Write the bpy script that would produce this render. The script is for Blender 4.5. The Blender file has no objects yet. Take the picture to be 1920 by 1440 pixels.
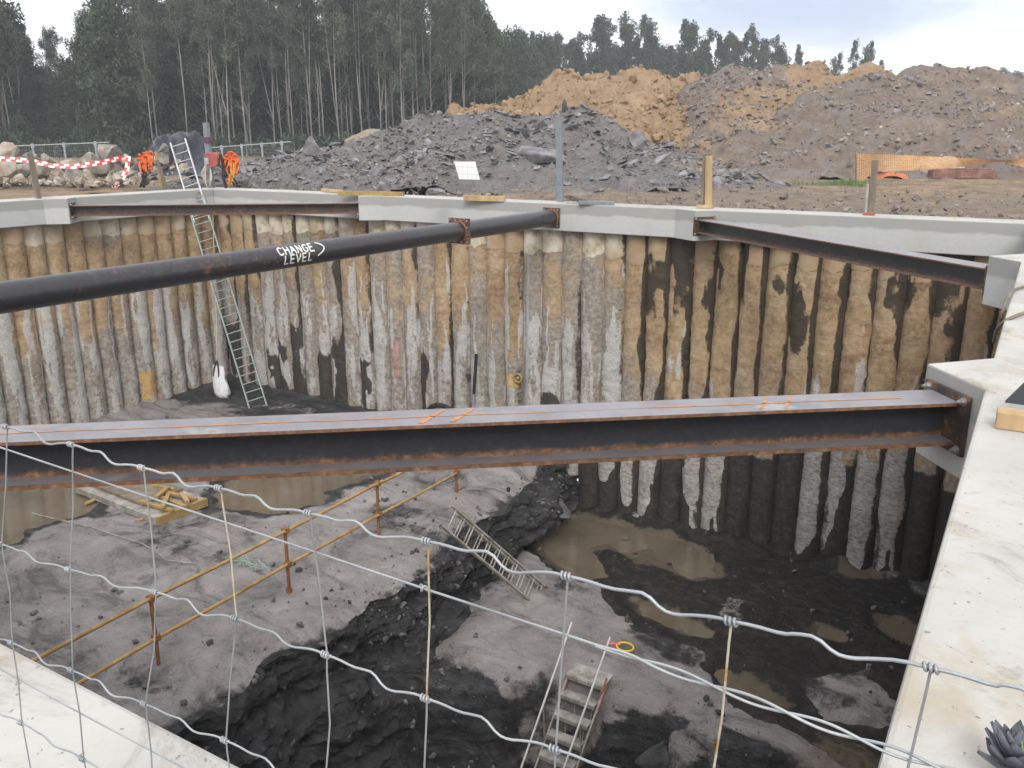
import bpy, bmesh, math, random
import numpy as np
from mathutils import Vector, Matrix, Euler
sc = bpy.context.scene
COL = sc.collection

# ------------------------------------------------------------------ camera
F = 1620.0; PITCH = math.atan(460 / F); YAW = math.radians(31.2); EYE = 1.6
cam = bpy.data.cameras.new("camera"); co = bpy.data.objects.new("camera", cam); COL.objects.link(co)
co.location = (0, 0, EYE); co.rotation_euler = (math.pi / 2 - PITCH, 0, YAW)
cam.sensor_width = 36; cam.lens = 36 * F / 1920; cam.clip_start = 0.05; cam.clip_end = 4000
sc.camera = co
sc.view_settings.view_transform = 'Standard'; sc.view_settings.look = 'None'
sc.view_settings.exposure = 1.08; sc.view_settings.gamma = 1.0
sc.render.engine = 'CYCLES'
sc.cycles.max_bounces = 6; sc.cycles.diffuse_bounces = 4; sc.cycles.glossy_bounces = 3
sc.cycles.transparent_max_bounces = 8; sc.cycles.volume_bounces = 0

# ------------------------------------------------------------------ sky and sun
SUN_EL = math.radians(40); SUN_AZ = math.radians(150)      # compass bearing of the sun, high behind cloud
def make_world():
    w = bpy.data.worlds.new("World"); sc.world = w; w.use_nodes = True
    nt = w.node_tree; nd = nt.nodes; ln = nt.links; nd.clear()
    out = nd.new('ShaderNodeOutputWorld'); bg = nd.new('ShaderNodeBackground'); bg.inputs[1].default_value = 0.1
    sky = nd.new('ShaderNodeTexSky'); sky.sky_type = 'NISHITA'; sky.sun_disc = False
    sky.sun_elevation = SUN_EL; sky.sun_rotation = SUN_AZ
    tc = nd.new('ShaderNodeTexCoord'); sep = nd.new('ShaderNodeSeparateXYZ'); ln.new(tc.outputs['Generated'], sep.inputs[0])
    # overcast veil: brighter towards the zenith
    mr = nd.new('ShaderNodeMapRange'); mr.inputs[1].default_value = 0.0; mr.inputs[2].default_value = 0.9
    mr.inputs[3].default_value = 6.2; mr.inputs[4].default_value = 7.8; ln.new(sep.outputs[2], mr.inputs[0])
    mp = nd.new('ShaderNodeMapping'); mp.inputs['Scale'].default_value = (1, 1, 3.4); ln.new(tc.outputs['Generated'], mp.inputs[0])
    no = nd.new('ShaderNodeTexNoise'); no.inputs['Scale'].default_value = 4.2; no.inputs['Detail'].default_value = 6
    no.inputs['Roughness'].default_value = 0.55; ln.new(mp.outputs[0], no.inputs['Vector'])
    # a grey-blue cloud low over the spoil heaps
    dx = (math.cos(YAW) * 0.335 - math.sin(YAW), math.sin(YAW) * 0.335 + math.cos(YAW), 0.135)
    l = math.sqrt(sum(c * c for c in dx)); dx = [c / l for c in dx]
    sub = nd.new('ShaderNodeVectorMath'); sub.operation = 'SUBTRACT'; ln.new(tc.outputs['Generated'], sub.inputs[0]); sub.inputs[1].default_value = dx
    scl = nd.new('ShaderNodeVectorMath'); scl.operation = 'MULTIPLY'; ln.new(sub.outputs[0], scl.inputs[0]); scl.inputs[1].default_value = (5.0, 5.0, 24)
    le = nd.new('ShaderNodeVectorMath'); le.operation = 'LENGTH'; ln.new(scl.outputs[0], le.inputs[0])
    m1 = nd.new('ShaderNodeMath'); m1.operation = 'MULTIPLY_ADD'; ln.new(no.outputs[0], m1.inputs[0]); m1.inputs[1].default_value = -2.4
    ln.new(le.outputs['Value'], m1.inputs[2])
    pr = nd.new('ShaderNodeMapRange'); pr.interpolation_type = 'SMOOTHSTEP'; ln.new(m1.outputs[0], pr.inputs[0])
    pr.inputs[1].default_value = -0.85; pr.inputs[2].default_value = 0.15; pr.inputs[3].default_value = 1; pr.inputs[4].default_value = 0
    cr = nd.new('ShaderNodeMapRange'); cr.interpolation_type = 'SMOOTHSTEP'; ln.new(no.outputs[0], cr.inputs[0])
    cr.inputs[1].default_value = 0.5; cr.inputs[2].default_value = 0.72; cr.inputs[3].default_value = 0; cr.inputs[4].default_value = 0.2
    mx = nd.new('ShaderNodeMath'); mx.operation = 'MAXIMUM'; ln.new(pr.outputs[0], mx.inputs[0]); ln.new(cr.outputs[0], mx.inputs[1])
    vc = nd.new('ShaderNodeVectorMath'); vc.operation = 'SCALE'; vc.inputs[0].default_value = (0.985, 0.995, 1.02); ln.new(mr.outputs[0], vc.inputs[3])
    dk = nd.new('ShaderNodeVectorMath'); dk.operation = 'MULTIPLY'; ln.new(vc.outputs[0], dk.inputs[0]); dk.inputs[1].default_value = (0.47, 0.53, 0.66)
    mc = nd.new('ShaderNodeMix'); mc.data_type = 'RGBA'; ln.new(mx.outputs[0], mc.inputs['Factor']); ln.new(vc.outputs[0], mc.inputs['A']); ln.new(dk.outputs[0], mc.inputs['B'])
    mf = nd.new('ShaderNodeMix'); mf.data_type = 'RGBA'; mf.inputs['Factor'].default_value = 0.9
    ln.new(sky.outputs[0], mf.inputs['A']); ln.new(mc.outputs['Result'], mf.inputs['B'])
    ln.new(mf.outputs['Result'], bg.inputs[0]); ln.new(bg.outputs[0], out.inputs[0])
make_world()
sun = bpy.data.lights.new("sun", 'SUN'); sun.energy = 1.15; sun.angle = math.radians(25); sun.color = (1, 0.96, 0.9)
so = bpy.data.objects.new("sun", sun); COL.objects.link(so)
so.rotation_euler = (math.pi / 2 - SUN_EL, 0, math.pi - SUN_AZ)

# ------------------------------------------------------------------ measuring helpers (photo bearings to places)
_c, _s = math.cos(YAW), math.sin(YAW)
RT = np.array([_c, _s, 0.]); FH = np.array([-_s, _c, 0.])
FW = FH * math.cos(PITCH) + np.array([0, 0, -math.sin(PITCH)]); UP = np.cross(RT, FW); EY = np.array([0, 0, EYE])
def ray(px, py): return RT * (px - 960) / F - UP * (py - 720) / F + FW
def onz(px, py, z): d = ray(px, py); return EY + d * ((z - EYE) / d[2])
def ony(px, py, y): d = ray(px, py); return EY + d * (y / d[1])
def onx(px, py, x): d = ray(px, py); return EY + d * (x / d[0])
def at(px, py, D): d = ray(px, py); return EY + d * (D / (d @ FH))
def ground(px, D, z=0.0): p = at(px, 260, D); p[2] = z; return p

# ------------------------------------------------------------------ noise
def vnoise(p, seed=0):
    p = np.asarray(p, float); i = np.floor(p).astype(np.int64); f = p - i; f = f * f * (3 - 2 * f)
    def h(a, b, c):
        n = (a * 73856093) ^ (b * 19349663) ^ (c * 83492791) ^ (seed * 2654435761 + 12345)
        n = (n ^ (n >> 13)) * 1274126177; n &= 0x7fffffff; n = (n ^ (n >> 16)) * 668265263; n &= 0x7fffffff
        return ((n >> 7) & 0xffff) / 32767.5 - 1
    x, y, z = i[..., 0], i[..., 1], i[..., 2]; u, v, w = f[..., 0], f[..., 1], f[..., 2]
    L = lambda a, b, t: a + (b - a) * t
    return L(L(L(h(x, y, z), h(x + 1, y, z), u), L(h(x, y + 1, z), h(x + 1, y + 1, z), u), v),
             L(L(h(x, y, z + 1), h(x + 1, y, z + 1), u), L(h(x, y + 1, z + 1), h(x + 1, y + 1, z + 1), u), v), w)
def fbm(p, scale=1.0, oct=4, seed=0, gain=0.5):
    p = np.asarray(p, float) * scale; a, t = 1.0, 0.0
    for k in range(oct):
        t = t + a * vnoise(p, seed + k * 17); a *= gain; p = p * 2.03 + 11.7
    return t
def sstep(a, b, x): t = np.clip((x - a) / (b - a), 0, 1); return t * t * (3 - 2 * t)

# ------------------------------------------------------------------ mesh builder
class MB:
    def __init__(s): s.v = []; s.f = []; s.sm = []
    def add(s, V, Fc, smooth=False):
        b = len(s.v); s.v += [tuple(float(c) for c in v) for v in V]; s.f += [tuple(i + b for i in f) for f in Fc]; s.sm += [smooth] * len(Fc)
    def box(s, c, size, rot=None):
        hx, hy, hz = [k / 2 for k in size]
        V = [(x, y, z) for x in (-hx, hx) for y in (-hy, hy) for z in (-hz, hz)]
        m = rot if rot is not None else Matrix.Identity(3)
        s.add([Vector(c) + m @ Vector(v) for v in V], [(0, 1, 3, 2), (4, 6, 7, 5), (0, 4, 5, 1), (2, 3, 7, 6), (0, 2, 6, 4), (1, 5, 7, 3)])
    def bar(s, p, q, w, t, up=(0, 0, 1)):
        p = Vector(p); q = Vector(q); d = (q - p); L = d.length; d.normalize(); up = Vector(up)
        x = up.cross(d)
        if x.length < 1e-4: x = Vector((1, 0, 0)).cross(d)
        x.normalize(); u = d.cross(x)
        s.box((p + q) / 2, (w, L, t), Matrix((x, d, u)).transposed())
    def tube(s, pts, r, n=6, smooth=True, cap=True):
        pts = [Vector(p) for p in pts]; m = len(pts); rr = r if hasattr(r, '__len__') else [r] * m
        V = []; Fc = []; prev = None
        for i, p in enumerate(pts):
            d = (pts[min(i + 1, m - 1)] - pts[max(i - 1, 0)]); d.normalize()
            if prev is None:
                a = Vector((0, 0, 1)) if abs(d.z) < 0.9 else Vector((1, 0, 0)); x = a.cross(d).normalized()
            else:
                x = prev - d * prev.dot(d); x.normalize()
            prev = x; y = d.cross(x)
            for k in range(n):
                t = 2 * math.pi * k / n; V.append(p + (x * math.cos(t) + y * math.sin(t)) * rr[i])
        for i in range(m - 1):
            for k in range(n): Fc.append((i * n + k, i * n + (k + 1) % n, (i + 1) * n + (k + 1) % n, (i + 1) * n + k))
        s.add(V, Fc, smooth)
        if cap: s.add(V[:n], [tuple(reversed(range(n)))]); s.add(V[-n:], [tuple(range(n))])
    def grid(s, P, smooth=True):
        P = np.asarray(P); a, b = P.shape[:2]; ii = np.arange(a * b).reshape(a, b)
        q = np.stack([ii[:-1, :-1], ii[1:, :-1], ii[1:, 1:], ii[:-1, 1:]], -1).reshape(-1, 4)
        s.add(P.reshape(-1, 3), q.tolist(), smooth)
    def prism(s, poly, z0, z1):
        n = len(poly); s.add([(x, y, z0) for x, y in poly] + [(x, y, z1) for x, y in poly],
            [tuple(reversed(range(n))), tuple(range(n, 2 * n))] + [(i, (i + 1) % n, n + (i + 1) % n, n + i) for i in range(n)])
    def sphere(s, c, r, n=8):
        c = Vector(c); r = r if hasattr(r, '__len__') else (r, r, r)
        P = [[(c.x + r[0] * math.sin(a) * math.cos(b), c.y + r[1] * math.sin(a) * math.sin(b), c.z + r[2] * math.cos(a))
              for b in [2 * math.pi * j / (2 * n) for j in range(2 * n + 1)]] for a in [0.02 + (math.pi - 0.04) * i / n for i in range(n + 1)]]
        s.grid(P)
def org(o): return Vector(o.get('_o', (0, 0, 0)))
def obj(name, mb, mat, parent=None, bevel=0, attrs=None):
    me = bpy.data.meshes.new(name); o0 = Vector((0, 0, 0)); R0 = None
    if parent is not None:
        r = parent
        while r.parent: r = r.parent
        o0 = ORG.get(r.name, Vector((0, 0, 0)))
    V = np.array(mb.v, float) - np.array(o0)
    me.from_pydata(V.tolist(), [], mb.f)
    me.polygons.foreach_set('use_smooth', mb.sm)
    if attrs:
        for k, a in attrs.items():
            at_ = me.color_attributes.new(k, 'FLOAT_COLOR', 'POINT'); a = np.asarray(a, np.float32)
            if a.shape[1] == 3: a = np.concatenate([a, np.ones((len(a), 1), np.float32)], 1)
            at_.data.foreach_set('color', a.ravel())
    me.materials.append(mat); me.update()
    o = bpy.data.objects.new(name, me); COL.objects.link(o)
    if parent is not None: o.parent = parent
    if bevel:
        m = o.modifiers.new('bevel', 'BEVEL'); m.width = bevel; m.segments = 2; m.limit_method = 'ANGLE'; m.angle_limit = 0.6
    return o
ORG = {}
def tag(o, label=None, cat=None, group=None, kind=None):
    if label: o['label'] = label
    if cat: o['category'] = cat
    if group: o['group'] = group
    if kind: o['kind'] = kind
    return o
def thing(name, loc, label, cat, group=None):
    o = bpy.data.objects.new(name, None); COL.objects.link(o); o.location = loc; o.empty_display_size = 0.2
    ORG[o.name] = Vector(loc); return tag(o, label, cat, group)
def solo(name, mb, mat, label, cat, group=None, bevel=0, attrs=None):
    V = np.array(mb.v); lo = V.min(0); hi = V.max(0); c = Vector(((lo[0] + hi[0]) / 2, (lo[1] + hi[1]) / 2, lo[2]))
    mb.v = [tuple(v) for v in (V - np.array(c))]
    o = obj(name, mb, mat, None, bevel, attrs); o.location = c; return tag(o, label, cat, group)
def dup(root, loc, rz=0, sc_=1, label=None):
    r = root.copy(); COL.objects.link(r); r.location = loc; r.rotation_euler = (0, 0, rz); r.scale = (sc_,) * 3 if not hasattr(sc_, '__len__') else sc_
    if label: r['label'] = label
    for ch in list(root.children):
        c = ch.copy(); COL.objects.link(c); c.parent = r
    return r

# ------------------------------------------------------------------ materials
class NT:
    def __init__(s, name):
        s.m = bpy.data.materials.new(name); s.m.use_nodes = True; s.t = s.m.node_tree; s.n = s.t.nodes; s.l = s.t.links
        s.b = s.n['Principled BSDF']; s.tc = s.n.new('ShaderNodeTexCoord')
    def noise(s, scale, detail=5, rough=0.6, stretch=(1, 1, 1), coord='Object', dist=0):
        mp = s.n.new('ShaderNodeMapping'); mp.inputs['Scale'].default_value = stretch; s.l.new(s.tc.outputs[coord], mp.inputs[0])
        t = s.n.new('ShaderNodeTexNoise'); t.inputs['Scale'].default_value = scale; t.inputs['Detail'].default_value = detail
        t.inputs['Roughness'].default_value = rough; t.inputs['Distortion'].default_value = dist; s.l.new(mp.outputs[0], t.inputs['Vector']); return t.outputs[0]
    def ramp(s, v, stops):
        r = s.n.new('ShaderNodeValToRGB'); e = r.color_ramp.elements
        while len(e) < len(stops): e.new(0.5)
        for k, (p, c) in enumerate(stops): e[k].position = p; e[k].color = (*c, 1) if len(c) == 3 else c
        s.l.new(v, r.inputs[0]); return r.outputs[0]
    def mix(s, f, a, b, mode='MIX'):
        m = s.n.new('ShaderNodeMix'); m.data_type = 'RGBA'; m.blend_type = mode
        for k, v in (('Factor', f), ('A', a), ('B', b)):
            if isinstance(v, (int, float)): m.inputs[k].default_value = v
            elif isinstance(v, (tuple, list)): m.inputs[k].default_value = (*v, 1)
            else: s.l.new(v, m.inputs[k])
        return m.outputs['Result']
    def math(s, op, a, b=0.0, c=None):
        m = s.n.new('ShaderNodeMath'); m.operation = op
        for k, v in enumerate((a, b) if c is None else (a, b, c)):
            if isinstance(v, (int, float)): m.inputs[k].default_value = v
            else: s.l.new(v, m.inputs[k])
        return m.outputs[0]
    def step(s, v, a, b, lo=0, hi=1):
        m = s.n.new('ShaderNodeMapRange'); m.interpolation_type = 'SMOOTHSTEP'; s.l.new(v, m.inputs[0])
        for k, q in enumerate((a, b, lo, hi)): m.inputs[k + 1].default_value = q
        return m.outputs[0]
    def attr(s, name):
        a = s.n.new('ShaderNodeAttribute'); a.attribute_name = name; p = s.n.new('ShaderNodeSeparateColor'); s.l.new(a.outputs['Color'], p.inputs[0]); return p.outputs
    def rand(s): return s.n.new('ShaderNodeObjectInfo').outputs['Random']
    def bump(s, v, strength=0.5, dist=0.02):
        b = s.n.new('ShaderNodeBump'); b.inputs['Strength'].default_value = strength; b.inputs['Distance'].default_value = dist
        s.l.new(v, b.inputs['Height']); s.l.new(b.outputs[0], s.b.inputs['Normal'])
    def set(s, color=None, rough=None, metal=None, spec=None):
        for k, v in (('Base Color', color), ('Roughness', rough), ('Metallic', metal), ('Specular IOR Level', spec)):
            if v is None: continue
            if isinstance(v, (int, float)): s.b.inputs[k].default_value = v
            elif isinstance(v, (tuple, list)): s.b.inputs[k].default_value = (*v, 1)
            else: s.l.new(v, s.b.inputs[k])
        return s.m
def simple(name, stops, scale=6, rough=0.8, metal=0, bump=0.3, bd=0.01, stretch=(1, 1, 1), detail=6, spec=0.3):
    t = NT(name); n = t.noise(scale, detail, 0.65, stretch); t.bump(t.noise(scale * 4, 4, 0.6, stretch), bump, bd)
    return t.set(t.ramp(n, stops), rough, metal, spec)

# ---- concrete of the capping beam
def m_concrete():
    t = NT('cast_concrete'); g = t.n.new('ShaderNodeNewGeometry'); sp = t.n.new('ShaderNodeSeparateXYZ'); t.l.new(g.outputs['Normal'], sp.inputs[0])
    a = t.noise(0.9, 7, 0.62); b = t.noise(14, 5, 0.6); s_ = t.noise(1.5, 6, 0.6, (1, 1, 0.35), dist=0.4); d_ = t.noise(2.3, 8, 0.72, dist=0.8)
    base = t.ramp(a, [(0.3, (0.38, 0.37, 0.35)), (0.5, (0.45, 0.44, 0.41)), (0.7, (0.51, 0.50, 0.47))])
    base = t.mix(t.step(s_, 0.51, 0.68, 0, 0.6), base, (0.35, 0.285, 0.195))                       # rust-brown soil stains
    base = t.mix(t.step(d_, 0.52, 0.68, 0, 0.68), base, (0.235, 0.205, 0.17))                      # grey scuffs
    base = t.mix(t.step(t.noise(28, 3, 0.6), 0.66, 0.70, 0, 0.7), base, (0.16, 0.13, 0.1))       # pits and grit
    top = t.step(sp.outputs[2], 0.6, 0.9)
    wet = t.noise(1.2, 6, 0.6, (1, 1, 2.4))
    po = t.n.new('ShaderNodeSeparateXYZ'); t.l.new(g.outputs['Position'], po.inputs[0])
    lift = t.math('ADD', po.outputs[2], t.math('MULTIPLY', wet, 0.25))
    side = t.mix(t.step(lift, -0.17, -0.10), (0.46, 0.465, 0.455), (0.32, 0.32, 0.305))              # two pours: darker damp upper lift
    side = t.mix(t.step(s_, 0.5, 0.75, 0, 0.35), side, (0.38, 0.34, 0.28))
    side = t.mix(t.step(b, 0.35, 0.7, 0, 0.14), side, (0.3, 0.3, 0.28))
    col = t.mix(top, side, base); t.bump(t.math('ADD', t.noise(30, 6, 0.7), t.math('MULTIPLY', a, 0.6)), 0.25, 0.02)
    return t.set(col, 0.85, 0, 0.3)
# ---- piles: stains carried as fields painted on each pile
def m_pile():
    t = NT('pile_concrete'); A = t.attr('A'); B = t.attr('B'); C = t.attr('C')
    n1 = t.noise(1.6, 6, 0.65); n2 = t.noise(9, 6, 0.7); nv = t.noise(5, 6, 0.7, (1, 1, 0.16)); ng = t.noise(7, 5, 0.65, (0.5, 0.5, 2.6), dist=0.6); n3 = t.noise(26, 4, 0.7)
    hue = t.math('ADD', A[0], t.math('MULTIPLY_ADD', n1, 1.5, -0.75))
    grey = t.ramp(n2, [(0.3, (0.16, 0.137, 0.114)), (0.5, (0.28, 0.245, 0.207)), (0.68, (0.40, 0.36, 0.315))])
    och = t.ramp(t.math('MULTIPLY_ADD', n1, 0.55, t.math('MULTIPLY', n2, 0.45)), [(0.34, (0.17, 0.108, 0.06)), (0.47, (0.32, 0.222, 0.128)), (0.60, (0.43, 0.325, 0.205)), (0.72, (0.51, 0.42, 0.30))])
    base = t.mix(t.step(hue, 0.2, 0.72), grey, och)
    base = t.mix(t.step(n3, 0.62, 0.74, 0, 0.35), base, (0.08, 0.06, 0.045))
    base = t.mix(t.step(ng, 0.57, 0.68, 0, 0.32), base, (0.085, 0.062, 0.045))
    # grout and lime runs
    ef = t.math('ADD', A[2], t.math('ADD', t.math('MULTIPLY_ADD', nv, 0.9, -0.45), t.math('MULTIPLY_ADD', n2, 0.5, -0.25)))
    lime = t.ramp(n3, [(0.35, (0.33, 0.325, 0.315)), (0.65, (0.56, 0.555, 0.545))])
    base = t.mix(t.step(ef, 0.5, 0.68, 0, 0.85), base, lime)
    # pale smooth heads
    hd = t.math('ADD', B[0], t.math('MULTIPLY_ADD', n2, 0.30, t.math('MULTIPLY_ADD', n1, 0.2, -0.25)))
    headc = t.ramp(t.noise(3.2, 6, 0.66), [(0.28, (0.22, 0.17, 0.11)), (0.42, (0.43, 0.365, 0.26)), (0.55, (0.56, 0.51, 0.42)), (0.72, (0.62, 0.59, 0.53))])
    headc = t.mix(t.step(hue, 0.55, 0.95, 0, 0.75), headc, (0.31, 0.2, 0.1))
    base = t.mix(t.step(hd, 0.48, 0.54), base, headc)
    # dark skin of the lower piles, pale tongues where it has flaked
    dk = t.math('ADD', B[1], t.math('ADD', t.math('MULTIPLY_ADD', n2, 0.5, -0.25), t.math('MULTIPLY_ADD', n1, 0.4, -0.2)))
    darkc = t.ramp(n2, [(0.3, (0.020, 0.017, 0.015)), (0.55, (0.042, 0.037, 0.033)), (0.75, (0.085, 0.077, 0.07))])
    base = t.mix(t.step(dk, 0.42, 0.56), base, darkc)
    palec = t.ramp(t.noise(8, 6, 0.7, (1, 1, 2.2)), [(0.3, (0.12, 0.11, 0.10)), (0.48, (0.31, 0.295, 0.28)), (0.66, (0.45, 0.435, 0.42))])
    tg = t.math('ADD', B[2], t.math('ADD', t.math('MULTIPLY_ADD', n2, 0.55, -0.275), t.math('MULTIPLY_ADD', n3, 0.3, -0.15)))
    base = t.mix(t.step(tg, 0.46, 0.53), base, palec)
    # seepage
    wt = t.math('ADD', A[1], t.math('ADD', t.math('MULTIPLY_ADD', n1, 0.9, -0.45), t.math('MULTIPLY_ADD', n2, 0.6, -0.3)))
    ws = t.step(wt, 0.42, 0.60)
    base = t.mix(t.math('MULTIPLY', ws, 0.93), base, t.mix(n2, (0.010, 0.008, 0.007), (0.045, 0.036, 0.027)))
    # survey paint
    pt = t.math('ADD', C[0], t.math('ADD', t.math('MULTIPLY_ADD', n3, 1.0, -0.6), t.math('MULTIPLY_ADD', n2, 1.4, -0.75))); base = t.mix(t.step(pt, 0.5, 0.66, 0, 0.62), base, (0.62, 0.36, 0.03))
    p2 = t.math('ADD', C[1], t.math('ADD', t.math('MULTIPLY_ADD', n3, 1.4, -0.8), t.math('MULTIPLY_ADD', n2, 1.6, -0.9))); base = t.mix(t.step(p2, 0.5, 0.7, 0, 0.6), base, (0.72, 0.13, 0.06))
    b1 = t.math('ADD', t.math('MULTIPLY', ng, 0.9), t.math('MULTIPLY', n2, 1.0)); b1 = t.math('MULTIPLY', b1, t.step(hd, 0.5, 0.54, 1, 0.12))
    t.bump(b1, 0.6, 0.035)
    return t.set(base, t.math('MULTIPLY_ADD', ws, -0.35, 0.9), 0, 0.3)
# ---- pit floor rock, mud, dust
def m_floor():
    t = NT('pit_rock'); A = t.attr('A'); n1 = t.noise(0.8, 8, 0.68, (1, 1, 2), dist=0.5); n2 = t.noise(5, 7, 0.7); n3 = t.noise(22, 4, 0.7)
    st = t.noise(1.5, 7, 0.66, (0.35, 1.3, 4), dist=0.7)
    rock = t.ramp(t.math('MULTIPLY_ADD', st, 0.6, t.math('MULTIPLY', n2, 0.4)), [(0.32, (0.010, 0.010, 0.011)), (0.47, (0.026, 0.026, 0.028)), (0.58, (0.058, 0.056, 0.058)), (0.72, (0.17, 0.165, 0.165))])
    dust = t.ramp(t.math('MULTIPLY_ADD', n1, 0.7, t.math('MULTIPLY', n3, 0.3)), [(0.33, (0.12, 0.111, 0.108)), (0.45, (0.23, 0.212, 0.205)), (0.58, (0.31, 0.288, 0.28)), (0.72, (0.42, 0.40, 0.385))])
    mud = t.ramp(n2, [(0.3, (0.007, 0.007, 0.007)), (0.5, (0.019, 0.0165, 0.015)), (0.66, (0.05, 0.043, 0.036))])
    mud = t.mix(t.step(n3, 0.7, 0.76, 0, 0.5), mud, (0.2, 0.15, 0.09))
    d = t.math('ADD', A[0], t.math('ADD', t.math('MULTIPLY_ADD', n1, 0.9, -0.45), t.math('MULTIPLY_ADD', n2, 0.35, -0.175)))
    col = t.mix(t.step(d, 0.40, 0.58), rock, dust)
    sm = t.noise(0.75, 8, 0.75, (0.75, 1.5, 1), dist=1.2)
    col = t.mix(t.step(sm, 0.48, 0.66, 0, 0.72), col, (0.07, 0.066, 0.066))
    m = t.math('ADD', A[1], t.math('ADD', t.math('MULTIPLY_ADD', n2, 0.4, -0.2), t.math('MULTIPLY_ADD', n3, 0.3, -0.15)))
    ms = t.step(m, 0.46, 0.54); col = t.mix(ms, col, mud)
    col = t.mix(t.step(t.math('ADD', A[2], t.math('MULTIPLY_ADD', n2, 0.6, -0.3)), 0.4, 0.6, 0, 0.75), col, (0.15, 0.12, 0.082))
    t.bump(t.math('ADD', t.math('MULTIPLY', n2, 1.0), t.math('MULTIPLY_ADD', n3, 0.6, t.math('MULTIPLY', st, 1.0))), 0.8, 0.08)
    return t.set(col, t.math('MULTIPLY_ADD', ms, -0.4, 0.92), 0, 0.3)
def m_soil(name, stops, blue, scale=1.1, bd=0.12):
    """broken spoil: A.r mixes clay in, speckled stones"""
    t = NT(name); A = t.attr('A'); n1 = t.noise(scale, 8, 0.72); n2 = t.noise(scale * 6, 6, 0.75)
    v = t.n.new('ShaderNodeTexVoronoi'); v.inputs['Scale'].default_value = scale * 3.2; t.l.new(t.tc.outputs['Object'], v.inputs['Vector'])
    vs = t.n.new('ShaderNodeSeparateColor'); t.l.new(v.outputs['Color'], vs.inputs[0])
    mixv = t.math('MULTIPLY_ADD', n1, 0.55, t.math('MULTIPLY', n2, 0.45))
    a = t.ramp(mixv, stops); a = t.mix(t.step(vs.outputs[0], 0.72, 0.9, 0, 0.5), a, blue)
    clay = t.ramp(mixv, [(0.3, (0.15, 0.096, 0.056)), (0.5, (0.28, 0.193, 0.118)), (0.68, (0.385, 0.285, 0.19))])
    n4 = t.noise(scale * .35, 6, .6); k = t.math('ADD', A[0], t.math('ADD', t.math('MULTIPLY_ADD', n1, 1.2, -0.6), t.math('ADD', t.math('MULTIPLY_ADD', n4, 1.0, -0.5), t.math('MULTIPLY_ADD', n2, 0.7, -0.35))))
    col = t.mix(t.step(k, 0.12, 0.85), a, clay)
    t.bump(t.math('ADD', n2, v.outputs['Distance']), 0.8, bd); return t.set(col, 0.95, 0, 0.2)
def m_steel(name, rust=0.5, dark=(0.020, 0.021, 0.024), edge=False, rough=0.5, top=None):
    t = NT(name); n1 = t.noise(2.2, 7, 0.7); n2 = t.noise(18, 5, 0.7); nl = t.noise(3, 6, 0.65, (1, 1, 4))
    rc = t.ramp(n2, [(0.3, (0.07, 0.032, 0.017)), (0.5, (0.16, 0.074, 0.035)), (0.7, (0.28, 0.15, 0.078))])
    base = t.mix(t.step(n2, 0.4, 0.75, 0, 0.5), dark, tuple(c * 2.1 for c in dark))
    k = t.math('MULTIPLY_ADD', n1, 0.7, t.math('MULTIPLY', n2, 0.3))
    f = t.step(k, 0.62 - 0.28 * rust, 0.82 - 0.28 * rust)
    if edge:                                                    # rust that has bled along each flange edge, an attribute of the mesh
        A = t.attr('A'); f = t.math('MAXIMUM', f, t.step(t.math('ADD', A[0], t.math('MULTIPLY_ADD', k, 1.0, -0.5)), 0.35, 0.75))
        if top:  # paler top colour paints the reflected sky onto upward flange faces
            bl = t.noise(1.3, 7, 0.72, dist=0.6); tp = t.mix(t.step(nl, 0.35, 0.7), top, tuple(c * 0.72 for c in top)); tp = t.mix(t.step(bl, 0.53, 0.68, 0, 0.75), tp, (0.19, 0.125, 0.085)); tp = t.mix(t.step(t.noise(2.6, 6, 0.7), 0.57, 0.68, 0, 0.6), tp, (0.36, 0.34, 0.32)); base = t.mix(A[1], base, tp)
        f = t.math('MULTIPLY', f, 0.92)
    if not edge: base = t.mix(t.step(t.noise(1.1, 8, 0.75, dist=0.8), 0.54, 0.70, 0, 0.45), base, (0.105, 0.092, 0.082))
    col = t.mix(f, base, rc); t.bump(n2, 0.15, 0.004)
    return t.set(col, t.math('MULTIPLY_ADD', f, 0.35, rough), 0, 0.5)

def tmpl_rocks(n, sx, sy, sz, seed, pts=11):
    out = []; rs = random.Random(seed)
    for k in range(n):
        bm = bmesh.new()
        for j in range(pts):
            v = Vector((rs.gauss(0, 1), rs.gauss(0, 1), rs.gauss(0, 1))).normalized() * rs.uniform(.7, 1); bm.verts.new((v.x * sx, v.y * sy, v.z * sz))
        r = bmesh.ops.convex_hull(bm, input=bm.verts); dead = [v for v in bm.verts if not v.link_faces]; bmesh.ops.delete(bm, geom=dead, context='VERTS')
        bm.verts.index_update(); out.append((np.array([v.co[:] for v in bm.verts]), [tuple(v.index for v in f.verts) for f in bm.faces])); bm.free()
    return out
SLABS = tmpl_rocks(10, 1, .62, .16, 3, 10); CLODS = tmpl_rocks(10, 1, .85, .7, 5, 14)
def scatter(pts, sizes, tm, seed, tilt=.5, lift=.1):
    mb = MB(); rs = random.Random(seed)
    for p, s in zip(pts, sizes):
        V, Fc = tm[rs.randrange(len(tm))]; R3 = np.array(Euler((rs.gauss(0, tilt), rs.gauss(0, tilt), rs.uniform(0, 6.3))).to_matrix())
        sc3 = np.array([rs.uniform(.7, 1.3), rs.uniform(.6, 1.2), rs.uniform(.7, 1.4)]) * s
        mb.add((V * sc3) @ R3.T + np.array(p) + np.array([0, 0, lift * s]), Fc)
    return mb
CONC = m_concrete(); PILE = m_pile(); FLOOR = m_floor()
BEAM = m_steel('beam_steel', 0.12, (0.022, 0.023, 0.027), True, 0.42, (0.225, 0.215, 0.23))
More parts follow.
